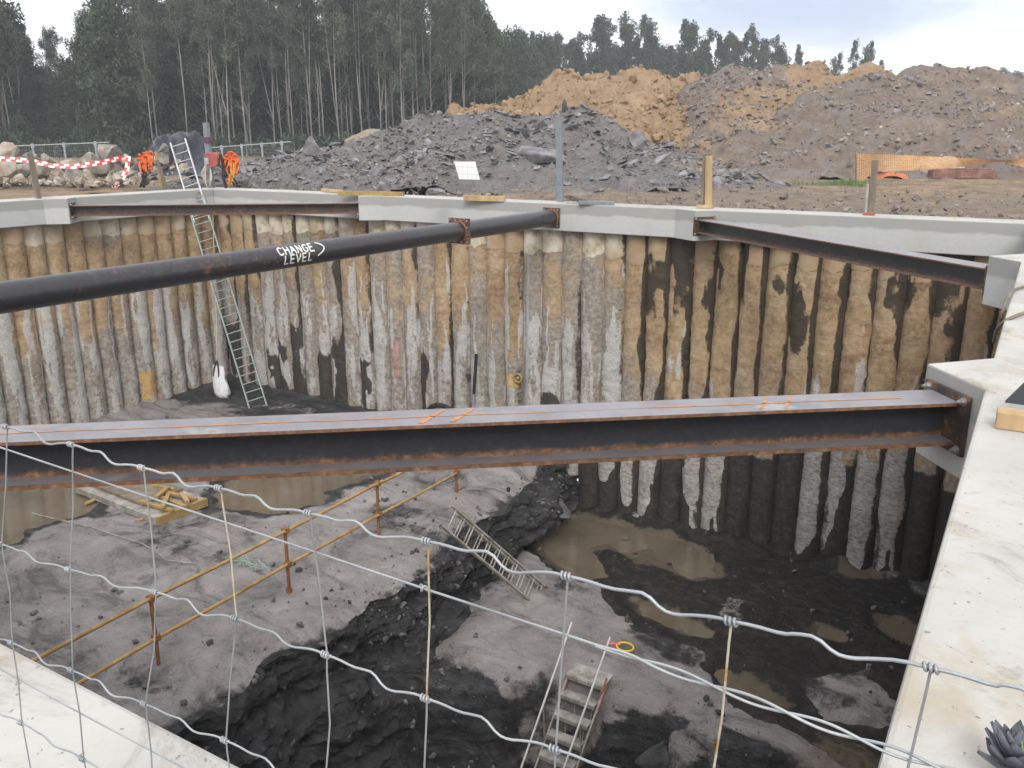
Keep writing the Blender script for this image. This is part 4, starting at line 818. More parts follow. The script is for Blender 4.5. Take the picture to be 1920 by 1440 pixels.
# ------------------------------------------------------------------ near wire fence on the near beam
def make_wire_fence():
    c = .625; root = thing('wire_fence', (-.6, c, 0), 'galvanised crimped wire mesh fence standing across the foreground', 'fence')
    S = [(-2.24, 'x')]; topX = [-2.42, -2.19, -1.956, -1.707, -1.473, -1.247, -1.02, -.764, -.514, -.273, -.037, .2, .44]
    topZ = [.965, .966, .968, .972, .966, .971, .973, .985, .994, .996, 1.009, 1.01, 1.02]
    r3X = [-2.5, -2.28, -2.072, -1.791, -1.481, -1.238, -1.002, -.777, -.529, -.285, -.05, .19, .43]
    r3Z = [.64, .64, .645, .653, .686, .699, .699, .691, .693, .70, .705, .71, .71]
    r4X = [-2.55, -2.33, -2.105, -1.847, -1.571, -1.309, -1.03, -.79, -.54, -.30, -.055, .19, .43]; r4Z = [.35, .355, .359, .369, .379, .391, .39, .395, .40, .40, .40, .40, .40]
    r6X = [-2.58, -2.36, -2.13, -1.86, -1.59, -1.31, -1.05, -.79, -.55, -.30, -.06, .19, .43]; r6Z = [.11] * 13
    r8X = [v for v in r6X]; r8Z = [-.25] * 13; r9X = r6X; r9Z = [-.62] * 13; rbX = r6X; rbZ = [-.94] * 13
    W = lambda x, z, dy=0: np.array([x * c, c + dy, EYE + (z - EYE) * c])
    rows = [(topX, topZ), (r3X, r3Z), (r4X, r4Z), (r6X, r6Z), (r8X, r8Z), (r9X, r9Z), (rbX, rbZ)]
    r = .00135; rs = random.Random(2)
    for ri, (xs, zs) in enumerate(rows):
        pts = []
        for i in range(len(xs) - 1):
            a, b = W(xs[i], zs[i]), W(xs[i + 1], zs[i + 1]); fl = -1 if (ri == 0 and i % 2 == 0 and i < 7) else 1
            f0 = .52 + rs.uniform(-.06, .06); am = .0085 * rs.uniform(.7, 1.15) * (1 if ri < 3 else .7)
            for f, o in ((0, 0), (.12, .000), (.28, -.001), (f0 - .16, .3 * am), (f0 - .06, .55 * am), (f0 + .04, -.65 * am), (f0 + .12, -.8 * am), (f0 + .22, -.45 * am), (f0 + .34, -.1 * am)):
                p = a + (b - a) * f; p = p + np.array([0, .002 * math.sin(f * 9), o * 1.25]); pts.append(p)
        pts.append(W(xs[-1], zs[-1])); P = np.array(pts); Q = [P[0]]                       # smooth once
        for i in range(len(P) - 1): Q += [P[i] * .75 + P[i + 1] * .25, P[i] * .25 + P[i + 1] * .75]
        Q.append(P[-1]); mb = MB(); mb.tube(Q, r * (1.12 if ri == 0 else 1), 8); obj('line_wire', mb, GALV, root)
    # stays, piecewise from knot to knot, and the knots
    for i in range(len(topX)):
        for k in range(len(rows) - 1):
            a = W(rows[k][0][i], rows[k][1][i], .003); b = W(rows[k + 1][0][i], rows[k + 1][1][i], .003)
            bow = np.array([.004 * math.sin(i * 3.1 + k * 1.7), .002, 0]); mb = MB(); mb.tube([a, a + (b - a) * .12, (a + b) / 2 + bow, a + (b - a) * .9, b], r * .82, 7)
            o = obj('stay_wire', mb, STAY if (i in (9,) or (i in (5, 7) and k == 0)) else GALV, root)
        for k, (xs, zs) in enumerate(rows[:5]):
            p = W(xs[i], zs[i]); d = W(xs[min(i + 1, 12)], zs[min(i + 1, 12)]) - W(xs[max(i - 1, 0)], zs[max(i - 1, 0)]); d /= np.linalg.norm(d)
            up = np.cross(d, [0, 1, 0]); N = 34; mb = MB(); q = []
            for j in range(N + 1): th = j / N * 2 * math.pi * 3; q.append(p + d * (-.0055 + .011 * j / N) + (np.array([0, 1, 0]) * math.cos(th) + up * math.sin(th)) * .0028)
            mb.tube(q, .0013, 6); obj('knot', mb, GALV, root)
    # straight tension wire with a twisted splice, and a lower one
    def tz(x): return np.interp(x, [-2.5, -2.0, -1.461, -1.024, -.767, -.412, -.048, .45], [.905, .902, .896, .893, .89, .889, .874, .862])
    X = np.concatenate([np.linspace(-2.5, -.5, 40), np.linspace(-.48, .45, 240)]); mb = MB(); mb.tube([W(x, tz(x), .008) + (np.array([0, math.cos((x + .47) * 34 + .5 * math.sin(x * 9)), 1.3 * math.sin((x + .47) * 34 + .5 * math.sin(x * 9))]) * .0024 * float(sstep(-.47, -.38, x))) for x in X], .0013, 8); obj('tension_wire', mb, GALV, root)
    for ph in (math.pi,):
        q = []
        for x in np.linspace(-.47 if ph else -.452, .45, 260):
            am = .0024 * (1 if x > -.40 else max(0.5, (x + .47) / .07)); th = (x + .47) * 34 + ph + .5 * math.sin(x * 9); q.append(W(x, tz(x), .008) + np.array([0, math.cos(th) * am, math.sin(th) * am * 1.3]))
        mb = MB(); mb.tube(q, .0013, 7); obj('tension_wire', mb, GALV, root)
    mb = MB(); mb.tube([W(x, .24 + .004 * math.sin(x * 4), .008) for x in np.linspace(-2.5, .45, 30)], .0012, 7); obj('tension_wire', mb, GALV, root)
    for x in topX[1:-1]:                                                           # ties between stay and tension wire
        if x < -.5: 
            z = tz(x - .02); q = [W(x - .02, z, .008) + np.array([(t - 4.5) * .0008, math.sin(t) * .0026, math.cos(t) * .0026]) for t in np.linspace(0, 9, 24)]
            if abs(x + .764) < .02: mb = MB(); mb.tube(q, .0014, 6); obj('tie', mb, GALV, root)
STAY = simple('rust_streaked_wire', [(.35, (.42, .40, .36)), (.5, (.50, .46, .36)), (.6, (.38, .23, .09)), (.75, (.5, .36, .16))], 18, .6, .1)
make_wire_fence()

# ------------------------------------------------------------------ bits on the near right beam
def near_bits():
    c = onz(1925, 806, 0); Rz = Matrix.Rotation(.05, 3, 'Z'); mb = MB(); mb.box((c[0] + .05, c[1] + .0, .052), (.42, .13, .10), Rz); solo('timber_block', mb, TIM, 'short sawn timber block on the near right concrete beam', 'timber', bevel=.006)
    t = NT('black_rubber_mat'); m = t.set((.018, .019, .024), .5); mb = MB(); b = np.array([c[0] + .07, c[1] + .16, 0.0])
    P = [[(b[0] + hw * sx, b[1] + dy, zz) for sx in (-1, 1)] for hw, dy, zz in ((.2, -.02, .105), (.12, .10, .20), (.05, .18, .34))]
    V = [p for row in P for p in row] + [(x, y + .05, z) for row in P for x, y, z in row]
    mb.add(V, [(0, 1, 3, 2), (2, 3, 5, 4), (7, 6, 8, 9), (9, 8, 10, 11), (0, 2, 8, 6), (2, 4, 10, 8), (3, 1, 7, 9), (5, 3, 9, 11), (4, 5, 11, 10), (1, 0, 6, 7)]); solo('black_wedge', mb, m, 'black tapered foot leaning on the timber block at the photo edge', 'wedge')
    # brown cable slung over the beam edge
    pts = [onz(1940, 535, .03), onz(1905, 540, .03), onz(1888, 556, .03), onz(1880, 585, -.05), onz(1872, 620, -.3), onz(1862, 648, -.35), onz(1868, 615, -.1), onz(1890, 597, .03), onz(1940, 580, .03)]
    P = np.array(pts)
    for _ in range(2):
        Q = [P[0]]
        for i in range(len(P) - 1): Q += [P[i] * .75 + P[i + 1] * .25, P[i] * .25 + P[i + 1] * .75]
        P = np.array(Q + [P[-1]])
    mb = MB(); mb.tube(P, .016, 6); solo('brown_cable', mb, TIMW, 'brown cable slung over the edge of the right concrete beam', 'cable')
    # succulent
    c = onz(1892, 1466, .0); root = thing('succulent_plant', (c[0], c[1], 0), 'grey blue succulent rosette on the near right beam at the bottom corner', 'plant')
    t = NT('succulent_leaf'); n = t.noise(14, 5, .6); m = t.set(t.ramp(n, [(.3, (.075, .080, .098)), (.55, (.145, .15, .175)), (.75, (.25, .265, .28))]), .55)
    t2 = NT('young_succulent_leaf'); m2 = t2.set(t2.ramp(t2.noise(9), [(.3, (.18, .27, .12)), (.7, (.30, .38, .22))]), .5)
    k = 0
    for ring, (nl, el, ln_) in enumerate(((7, .15, .10), (8, .45, .098), (8, .8, .088), (5, 1.15, .062), (3, 1.45, .04))):
        for j in range(nl):
            a = 2 * math.pi * (j + .5 * (ring % 2)) / nl + .3 * ring; k += 1; rsn = random.Random(k); L = ln_ * rsn.uniform(.7, 1.2); a += rsn.uniform(-.22, .22); e = el + rsn.uniform(-.22, .22)
            u = Vector((math.cos(a) * math.cos(e), math.sin(a) * math.cos(e), math.sin(e))); s_ = Vector((-math.sin(a), math.cos(a), 0)); nrm = s_.cross(u) * -1
            base = Vector((c[0], c[1], .035 + .012 * ring)); P = []
            for i in range(8):
                f = i / 7; w = .024 * math.sin(math.pi * min(1, f * .82 + .12)) ** .75 * (1 if f < 1 else .02) * (1 - .6 * max(0, f - .8) * 5); cc = base + u * L * f + Vector((0, 0, .03 * f * f)); th = .0075 * (1 - f * .7)
                P.append([tuple(cc + s_ * w * math.cos(q) + nrm * (th * math.sin(q) - .006 * math.cos(q) ** 2 * -1)) for q in np.linspace(0, 2 * math.pi, 9)])
            mb = MB(); mb.grid(np.array(P)); obj('leaf', mb, m2 if (ring == 4) else m, root)
    mb = MB(); mb.tube([(c[0], c[1], -.005), (c[0], c[1], .06)], .02, 8); obj('stem', mb, TIMW, root)
near_bits()

# ------------------------------------------------------------------ spoil heaps behind the shaft
def heap_frame(s, D): return RT[None] * np.asarray(s).reshape(-1, 1) + FH[None] * np.asarray(D).reshape(-1, 1)
def make_heap(name, prof, D, front, back, mat, label, clay=0.0, rough=.25, rocks=(), flat=1.0, seed=0, step=.22, clayfn=None, side=1.5, lump=0.0):
    """prof: skyline (px, py) of the ridge, standing at distance D"""
    px = np.array([p[0] for p in prof]); py = np.array([p[1] for p in prof]); s_ = (px - 960) / 1684 * D; zr = EYE + (260 - py) * D / 1752
    ss = np.arange(s_[0] - side, s_[-1] + side, step); dd = np.arange(D - front - .8, D + back + .8, step); S, Dd = np.meshgrid(ss, dd, indexing='ij')
    Q = np.stack([S, Dd, S * 0], -1); rid = np.interp(S + .5 * fbm(Q, .5, 3, seed + 3), s_, zr, left=-1.0, right=-1.0)
    k1 = np.exp(-0); rid = np.where(rid < -0.5, -0.6, rid)
    q = np.where(Dd < D, (D - Dd) / front, (Dd - D) / back) + .10 * fbm(Q, .35, 4, seed + 5)
    q = np.sqrt(q * q + .004) - .06; fall = 1 - np.clip(q, 0, None) ** flat
    Z = rid * fall + (rough * fbm(Q, .8, 5, seed + 7, .55) - .05 + lump * np.maximum(0, fbm(Q, 1.5, 3, seed + 9))) * np.clip(rid, 0, 1.2)
    Z = np.maximum(Z, -.6); P = RT * S[..., None] + FH * Dd[..., None]; P[..., 2] = Z
    inside = (P[..., 0] > X0 - BW - .15) & (P[..., 0] < X1 + BW + .15) & (P[..., 1] < Y1 + BW + .5); Z = np.where(inside, -.6, Z); P[..., 2] = Z
    keep = (Z > -.5); c = np.array([RT * ((s_[0] + s_[-1]) / 2) + FH * D])[0]
    root = thing(name, (c[0], c[1], 0), label, 'heap')
    mb = MB(); a, b = S.shape; ii = np.arange(a * b).reshape(a, b); qd = np.stack([ii[:-1, :-1], ii[1:, :-1], ii[1:, 1:], ii[:-1, 1:]], -1)
    kk = keep[:-1, :-1] | keep[1:, 1:] | keep[1:, :-1] | keep[:-1, 1:]; mb.add(P.reshape(-1, 3), qd[kk].tolist(), True)
    pxs = 960 + S / Dd * 1684; A = np.zeros((a * b, 3)); A[:, 0] = (clay + (clayfn(pxs, Z, Dd) if clayfn else 0) + .2 * fbm(Q, .25, 3, seed + 11)).ravel()
    obj('mound', mb, mat, root, attrs={'A': A})
    rg = np.random.default_rng(seed + 1)
    for (nm, n, tm, m, s0, s1, tilt, lift) in rocks:
        w = np.clip(Z, 0, 1) * (Dd < D + .6) * (Z > .03); w = (w * (0.35 + np.clip(fbm(Q, .3, 3, seed + 21) + .5, 0, 1.5))).ravel(); w /= w.sum()
        ix = rg.choice(len(w), n, p=w); pts = P.reshape(-1, 3)[ix] + rg.uniform(-.1, .1, (n, 3)) * [1, 1, 0]; sz = s0 * (s1 / s0) ** (rg.random(n) ** 2.6)
        o = obj(nm, scatter(pts, sz, tm, seed + 2, tilt, lift), m, root); o['kind'] = 'stuff'
    return P, Z, S, Dd
GREYSOIL = m_soil('slate_spoil', [(.3, (.075, .069, .067)), (.48, (.145, .134, .129)), (.7, (.25, .232, .222))], (.17, .168, .175), 1.2, .1)
BROWNSOIL = m_soil('brown_spoil', [(.3, (.092, .070, .056)), (.5, (.185, .147, .12)), (.7, (.285, .24, .205))], (.19, .178, .175), .7, .15)
CLAYSOIL = m_soil('clay_spoil', [(.3, (.15, .094, .053)), (.5, (.28, .19, .113)), (.68, (.38, .275, .18))], (.36, .25, .14), .7, .15)
TANSOIL = m_soil('tan_spoil', [(.3, (.17, .13, .095)), (.6, (.30, .24, .18))], (.3, .24, .18), 1, .06)
SH = make_heap('slate_heap', [(400, 338), (440, 318), (500, 302), (560, 286), (640, 268), (700, 256), (750, 243), (800, 223), (850, 212), (900, 210), (930, 207), (965, 212), (1010, 216), (1050, 209), (1085, 207), (1125, 224), (1165, 245), (1210, 268), (1290, 292), (1370, 318), (1440, 342)], 36.5, 8.5, 7, GREYSOIL,
    'low dark grey heap of broken slate slabs just behind the far capping beam', clay=-.15, rough=.22, seed=100, step=.16, flat=.9,
    rocks=[('loose_slabs', 4200, SLABS, SLATE, .06, .30, .36, .2), ('big_slabs', 170, SLABS, SLATE, .24, .62, .42, .2), ('small_stones', 2600, CLODS, BROWNR, .03, .10, .6, .2), ('brown_stones', 220, CLODS, SAND, .04, .13, .6, .2)],
    clayfn=lambda px, Z, D: .35 * (px > 700) * (px < 1050) * (Z < .9) + .45 * sstep(1050, 1350, px) * (Z < 1.6))
make_heap('clay_heap', [(800, 245), (840, 214), (880, 196), (920, 186), (960, 178), (1000, 160), (1030, 142), (1050, 138), (1080, 150), (1105, 148), (1120, 140), (1160, 136), (1190, 138), (1230, 144), (1290, 146), (1350, 170), (1400, 210)], 58, 13, 9, CLAYSOIL,
    'bright orange clay spoil heap with a lumpy crest left of the brown heaps', clay=.6, rough=.45, seed=200, step=.3, flat=1.0, lump=.32, rocks=[('clay_clods', 3200, CLODS, CLAYR, .05, .42, .6, .2)])
make_heap('mixed_heap', [(1240, 250), (1262, 190), (1285, 155), (1330, 131), (1370, 121), (1400, 116), (1440, 112), (1475, 112), (1505, 118), (1540, 126), (1575, 155), (1640, 215)], 53, 12, 8, BROWNSOIL,
    'tall grey brown spoil heap with an orange right shoulder behind the timber stakes', clay=.05, rough=.3, seed=300, step=.3,
    rocks=[('stones', 3600, CLODS, BROWNR, .03, .24, .6, .12), ('grey_stones', 260, CLODS, SLATE, .05, .34, .5, .1)], clayfn=lambda px, Z, D: .8 * sstep(1440, 1490, px) * (Z > 2.6) + .5 * (np.abs(px - 1400) < 70) * (Z < 4.4) * (Z > 2) + .5 * sstep(1420, 1300, px) * (Z < 1.6))
make_heap('clay_heap', [(1500, 170), (1540, 145), (1570, 128), (1605, 118), (1635, 124), (1670, 140), (1720, 170), (1760, 200)], 62, 9, 8, CLAYSOIL,
    'small orange clay crest showing between the two tall brown heaps', clay=.5, rough=.3, seed=400, step=.35, rocks=[('clay_clods', 200, CLODS, CLAYR, .10, .4, .6, .2)])
make_heap('brown_heap', [(1290, 285), (1380, 258), (1430, 225), (1480, 192), (1520, 165), (1560, 152), (1610, 148), (1660, 142), (1700, 128), (1735, 122), (1770, 126), (1800, 134), (1850, 140), (1900, 146), (1960, 160), (2040, 185), (2140, 240)], 48, 12, 8, BROWNSOIL,
    'long purplish brown spoil heap filling the right background behind the orange barrier', clay=-.1, rough=.28, seed=500, step=.26,
    rocks=[('stones', 5200, CLODS, BROWNR, .03, .22, .6, .12), ('grey_stones', 320, CLODS, SLATE, .05, .34, .5, .1), ('tan_stones', 420, CLODS, SAND, .03, .16, .6, .1)], clayfn=lambda px, Z, D: .35 * sstep(1500, 1350, px) + .3 * (np.abs(px - 1840) < 60) * (Z > 2.5))
make_heap('tan_heap', [(600, 290), (630, 266), (655, 250), (685, 240), (712, 243), (740, 250), (775, 282)], 52, 5, 5, TANSOIL, 'small rounded tan dirt heap left behind the slate heap', clay=.1, rough=.1, seed=600, step=.25)

# ------------------------------------------------------------------ boulders, slabs and bits behind the far beam
def stone(px, py, D, r, label, mat, group=None, shape=(1, .85, .75), rot=None, name='boulder', seed=None):
    p = at(px, py, D); me = hullrock(r, *shape, seed if seed is not None else int(px * 7 + py)); me.materials.append(mat); o = bpy.data.objects.new(name, me); COL.objects.link(o)
    o.location = p; rs = random.Random(int(px)); o.rotation_euler = rot or (rs.uniform(-.4, .4), rs.uniform(-.4, .4), rs.uniform(0, 6))
    sb = o.modifiers.new('b', 'BEVEL'); sb.width = .035 * r; sb.segments = 2; return tag(o, label, 'rock', group)
for k, (px, py, r) in enumerate([(8, 322, .75), (12, 285, .62), (28, 345, .5), (45, 318, .45), (52, 350, .5), (78, 318, .52), (92, 300, .5), (70, 345, .4), (105, 330, .45), (118, 352, .5), (135, 310, .55), (150, 330, .62), (168, 300, .52), (160, 352, .4), (178, 332, .6), (195, 348, .45), (205, 285, .62), (215, 310, .7), (188, 312, .5), (232, 332, .5), (30, 300, .4), (60, 295, .42), (240, 300, .42), (222, 350, .42), (140, 340, .5), (3, 352, .5), (-25, 330, .7), (90, 345, .35)]):
    stone(px, py + 2, 33 + (355 - py) * -.02 + 3 * (py < 312), r, 'pale sandstone boulder in the jumbled pile behind the red and white tape', SAND, 'sandstone boulders behind the tape')
for k, (px, py, r, lab) in enumerate([(310, 295, .42, 'pale sandstone block on top of the tarpaulin beside the ladder head'), (305, 278, .32, 'pale stone holding down the upper edge of the dark tarpaulin'), (292, 300, .3, 'stone on the left edge of the dark tarpaulin')]):
    stone(px, py, 38.5, r, lab, SAND)
stone(583, 278, 33.5, .55, 'upright pointed slate slab standing at the left end of the slate heap', SLATE, shape=(.75, .22, .9), rot=(.1, .25, YAW - .2), seed=3)
stone(1085, 232, 35.2, .5, 'broad pale slate slab lying near the top of the slate heap', SLATE, shape=(1, .7, .35), rot=(.5, .1, 1))
stone(1197, 262, 34, .55, 'pointed pale slate slab on the right slope of the slate heap', SLATE, shape=(.8, .3, .75), rot=(-.3, .3, YAW), seed=9)
stone(1010, 290, 31.5, 1.05, 'widest flat slate slab midway up the slate heap near the steel post', SLATE, shape=(1.1, .6, .35), rot=(.35, .1, YAW + .1), seed=12)
stone(705, 325, 29.5, .48, 'long pale slate slab tilted at the foot of the slate heap', SLATE, shape=(.9, .25, .6), rot=(.2, -.6, YAW), seed=15)
stone(820, 360, 23.5, .32, 'flat grey slab on the soil between the two planks', SLATE, shape=(1.2, .7, .4), rot=(.1, .1, 1))
stone(1085, 366, 22.6, .3, 'rounded pale stone at the foot of the grey steel post', BROWNR, shape=(1.4, .8, .7), rot=(0, .1, YAW))
def ground_stones():
    rg = np.random.default_rng(77); n = 1500; s = rg.uniform(-15, 14, n); P = []
    for k in range(n):
        x = rg.uniform(-30, 2); y = Y1 + BW + .05 + abs(rg.gauss(0, 1)) if False else Y1 + BW + .05 + rg.exponential(3.0); P.append((x, y, -.06 + .14 * float(sstep(21.2, 25, y))))
    sz = .025 * (.15 / .025) ** (rg.random(n) ** 2.5); o = obj('rubble', scatter(P, sz, CLODS, 5, .5, .3), BROWNR); tag(o, 'scattered brown and grey rubble on the soil behind the far capping beam', 'rubble', kind='stuff')
    n = 500; P = [(rg.uniform(-40, -16), Y1 + BW + rg.exponential(5.0), .02) for k in range(n)]; sz = .05 * (.35 / .05) ** (rg.random(n) ** 2.2)
    o = obj('slate_scatter', scatter(P, sz, SLABS, 6, .4, .3), SLATE); tag(o, 'loose slate pieces strewn over the ground left of the slate heap', 'rubble', kind='stuff')
ground_stones()
def boulder_rubble():
    rg = np.random.default_rng(41); n = 420; P = [ground(rg.uniform(-40, 262), rg.uniform(29.5, 37), .05 + .1 * rg.random()) for k in range(n)]; sz = .05 * (.34 / .05) ** (rg.random(n) ** 2)
    o = obj('rubble', scatter(P, sz, CLODS, 12, .6, .3), SAND); tag(o, 'small broken stone filling the gaps between the sandstone boulders', 'rubble', kind='stuff')
boulder_rubble()

# ------------------------------------------------------------------ posts, boards, mesh and tape on the far side
def far_bits():
    yb = 20.35
    def post(px, py0, py1, w, t, mat, label, y=yb, lean=0, name='timber_post', z0=0.0):
        a = ony(px + lean, py0, y); b = ony(px, py1, y); a = np.array([b[0], y, z0]); tp = ony(px - lean, py0, y)
        mb = MB(); mb.bar(a, tp, w, t, up=(0, 1, 0)); return solo(name, mb, mat, label, 'post', bevel=.006)
    STP = simple('grey_steel', [(.3, (.16, .185, .205)), (.7, (.28, .31, .33))], 3, .5, .3)
    post(1051, 225, 378, .16, .09, STP, 'tall bluish grey steel post standing on the far beam before the slate heap', y=20.5, lean=4, name='steel_post')
    root = thing('timber_post', ony(1322, 390, 20.4), 'yellowish timber post with a grey inner board, right of the steel post', 'post')
    a = ony(1325, 388, 20.4); mb = MB(); mb.bar((a[0] + .05, 20.4, 0), ony(1329, 292, 20.4), .16, .06, up=(0, 1, 0)); obj('timber', mb, TIM, root, .005)
    mb = MB(); mb.bar((a[0] - .10, 20.36, 0), ony(1321, 294, 20.36), .06, .1, up=(0, 1, 0)); obj('board', mb, TIMW, root, .004)
    mb = MB(); mb.box((a[0] - .02, 20.36, .04), (.34, .3, .07)); obj('base_block', mb, TIM, root, .004)
    root = thing('timber_post', ony(1630, 400, 20.4), 'grey weathered timber post leaning slightly before the orange barrier', 'post')
    a = ony(1630, 400, 20.4); mb = MB(); mb.bar((a[0] + .03, 20.4, 0), ony(1641, 300, 20.4), .13, .06, up=(0, 1, 0)); obj('timber', mb, TIMW, root, .005)
    mb = MB(); mb.bar((a[0] - .06, 20.36, 0), ony(1628, 345, 20.36), .05, .08, up=(0, 1, 0)); obj('board', mb, ALU, root, .004)
    mb = MB(); mb.box((a[0] - .0, 20.36, .03), (.22, .22, .05)); obj('base_block', mb, REDP, root, .004)
    a = onx(72, 366, X0 - .3); tp = onx(56, 287, X0 - .3); mb = MB(); mb.bar((X0 - .3, a[1], 0), tp, .15, .06, up=(1, 0, 0)); solo('timber_stake', mb, TIMW, 'dark weathered timber stake leaning in front of the sandstone boulders', 'post', bevel=.005)
    # leaning pair by the ladder
    root = thing('timber_stake', onz(305, 354, 0.0), 'pair of yellow and dark stakes leaning behind the ladder on the far left beam', 'post')
    b = onz(304, 354, 0.0); mb = MB(); mb.bar(b, at(292, 284, b @ FH), .10, .05, up=(0, 1, 0)); obj('yellow_stake', mb, TIMY, root, .004)
    b2 = onz(312, 354, 0.0); mb = MB(); mb.bar(b2, at(294, 300, b2 @ FH - .1), .13, .06, up=(0, 1, 0)); obj('dark_stake', mb, TIMW, root, .004)
    # tall grey post with the rescue winch
    b = onz(397, 352, 0.0); D = b @ FH; root = thing('steel_post', b, 'tall grey post behind the ladder head carrying the red winch', 'post')
    mb = MB(); mb.bar(b, at(386, 230, D), .20, .12, up=(0, 1, 0)); obj('shaft', mb, STP, root, .005)
    mb = MB(); mb.box(at(391, 262, D - .08), (.24, .18, .18)); t = NT('purple_strap'); obj('strap', mb, t.set((.10, .045, .085), .8), root, .01)
    w = at(399, 301, D - .25); root = thing('rescue_winch', (w[0], w[1], w[2] - .3), 'red rescue winch strapped to the tall grey post', 'winch')
    mb = MB(); mb.tube([w - FH * .13, w + FH * .13], .21, 16, False); o = obj('drum_housing', mb, REDP, root, .02)
    mb = MB(); mb.box(w + RT * .02 + np.array([0, 0, .16]), (.46, .24, .20), Matrix.Rotation(YAW, 3, 'Z')); obj('top_cover', mb, REDP, root, .03)
    mb = MB(); mb.box(w - RT * .16 - FH * .15 + np.array([0, 0, -.02]), (.14, .04, .2), Matrix.Rotation(YAW, 3, 'Z')); obj('plate', mb, ALU, root, .006)
    mb = MB(); mb.tube([w + RT * .27 + np.array([0, 0, .2]), w + RT * .33 + np.array([0, 0, -.1]), w + RT * .30 + np.array([0, 0, -.55]), w + RT * .36 + np.array([0, 0, -.9])], .05, 7); obj('black_strap', mb, BLK, root)
    for k in range(4):
        r0 = random.Random(k); mb = MB(); mb.tube([w - RT * .2 + np.array([0, 0, -.05]), w - RT * (.28 + .05 * k) + np.array([0, 0, -.4]), w - RT * (.30 - .03 * k) - FH * .05 + np.array([0, 0, -.75 - .08 * k]), w - RT * (.14 - .02 * k) + np.array([0, 0, -.55]), w - RT * .1 + np.array([0, 0, -.1])], .018, 5); obj('rope_loop', mb, ROPE, root)
    # orange harnesses
    for (px, lab, yel) in ((270, 'orange safety harness with black straps hung on a stake left of the ladder', False), (432, 'orange and yellow safety harness hung on a stake right of the red winch', True)):
        b = onz(px, 352, 0.0); D = b @ FH; root = thing('safety_harness', b, lab, 'harness'); rs = random.Random(px)
        mb = MB(); mb.bar(b, at(px - 2, 300, D + .06), .07, .05, up=(0, 1, 0)); obj('stake', mb, BLK if not yel else TIMY, root)
        for k in range(9):
            cx, cy = px + rs.uniform(-8, 10), 300 + rs.uniform(-5, 14); c = at(cx, cy, D - .1 - .05 * rs.random()); hw, hh = rs.uniform(.05, .14), rs.uniform(.14, .34); a0 = rs.uniform(-.5, .5)
            pts = [c + RT * (hw * math.cos(q) * math.cos(a0) - hh * math.sin(q) * math.sin(a0)) + np.array([0, 0, hh * math.sin(q) + hw * math.cos(q) * math.sin(a0)]) + FH * .06 * math.sin(3 * q) for q in np.linspace(0, 6.28, 16)]
            mb = MB(); mb.tube(pts, .03, 5); obj('webbing', mb, ORG_, root)
        for k in range(5):
            x0 = px + rs.uniform(-9, 9); mb = MB(); mb.tube([at(x0, 305, D - .16), at(x0 + rs.uniform(-4, 4), 325, D - .18), at(px + rs.uniform(-9 if yel else -4, 14 if yel else 5), 348 + rs.uniform(-4, 3), D - .15)], .032, 5); obj('lanyard', mb, (YEL if k < 3 else BLK) if yel else BLK, root)
        if yel: mb = MB(); mb.bar(at(429, 345, D - .22), at(432, 326, D - .22), .09, .05, up=(0, 1, 0)); obj('orange_tail', mb, ORG_, root)
    # striped tape: a ribbon of alternating red and white pieces, one band
    t = NT('red_and_white_tape'); A = t.attr('A'); m = t.set(t.mix(t.step(A[0], .45, .55), (.78, .76, .74), (.70, .06, .05)), .5)
    def tape(pts, label, w=.13):
        P = [np.array(p) for p in pts]; Q = []; 
        for i in range(len(P) - 1):
            for k in range(24): Q.append(P[i] + (P[i + 1] - P[i]) * k / 24)
        L = 0; V = []; A = []; pr = Q[0]
        for i, q in enumerate(Q):
            L += np.linalg.norm(q - pr); d = (Q[min(i + 1, len(Q) - 1)] - Q[max(i - 1, 0)]); d /= np.linalg.norm(d); pr = q
            n = np.cross(d, FH); n /= np.linalg.norm(n); tw = math.sin(L * .9) * .5; n = n * math.cos(tw) + FH * math.sin(tw)
            V.append([q + n * w / 2, q - n * w / 2]); A += [((L / .34) % 1 > .5, 0, 0), (((L + .12) / .34) % 1 > .5, 0, 0)]
        mb = MB(); mb.grid(np.array(V), False); solo('barrier_tape', mb, m, label, 'tape', attrs={'A': np.array(A, float)})
    tape([at(-20, 297, 30.5), at(12, 298, 30.5), at(55, 301, 30.6), at(100, 311, 30.8), at(140, 312, 31), at(190, 305, 31.2), at(241, 293, 31.3)], 'sagging red and white striped tape strung before the sandstone boulders', .16)
    tape([at(241, 293, 31.3), at(238, 318, 31.2), at(228, 337, 31), at(213, 353, 30.6)], 'loose end of striped tape dropping to the concrete beam', .16)
    # planks and channel lying on the beam and behind
    def plank(p, q, w, h, mat, label, nm='timber_plank'):
        mb = MB(); mb.bar(p, q, w, h); solo(nm, mb, mat, label, 'timber' if 'timber' in nm else 'steel', bevel=.006)
    p, q = onz(635, 362, .06), onz(757, 364, .06); plank(p, q, .12, .13, TIMY, 'yellow timber beam lying along the far capping beam')
    p, q = onz(605, 356, .06), onz(640, 359, .06); plank(p, q, .12, .09, TIM, 'pale timber offcut at the left end of the yellow timber beam')
    p, q = onz(870, 371, .06), onz(947, 373, .06); plank(p, q, .12, .14, TIM, 'brown sawn plank lying behind the beam below the white board')
    p, q = onz(1085, 380, .05), onz(1152, 381, .05); plank(p, q, .14, .09, STP, 'short galvanised channel lying beside the grey steel post', 'steel_channel')
    c = at(875, 321, 25.2); root = thing('white_board', (c[0], c[1], c[2] - .35), 'blank white rectangular board hung tilted on the wire mesh before the slate heap', 'board')
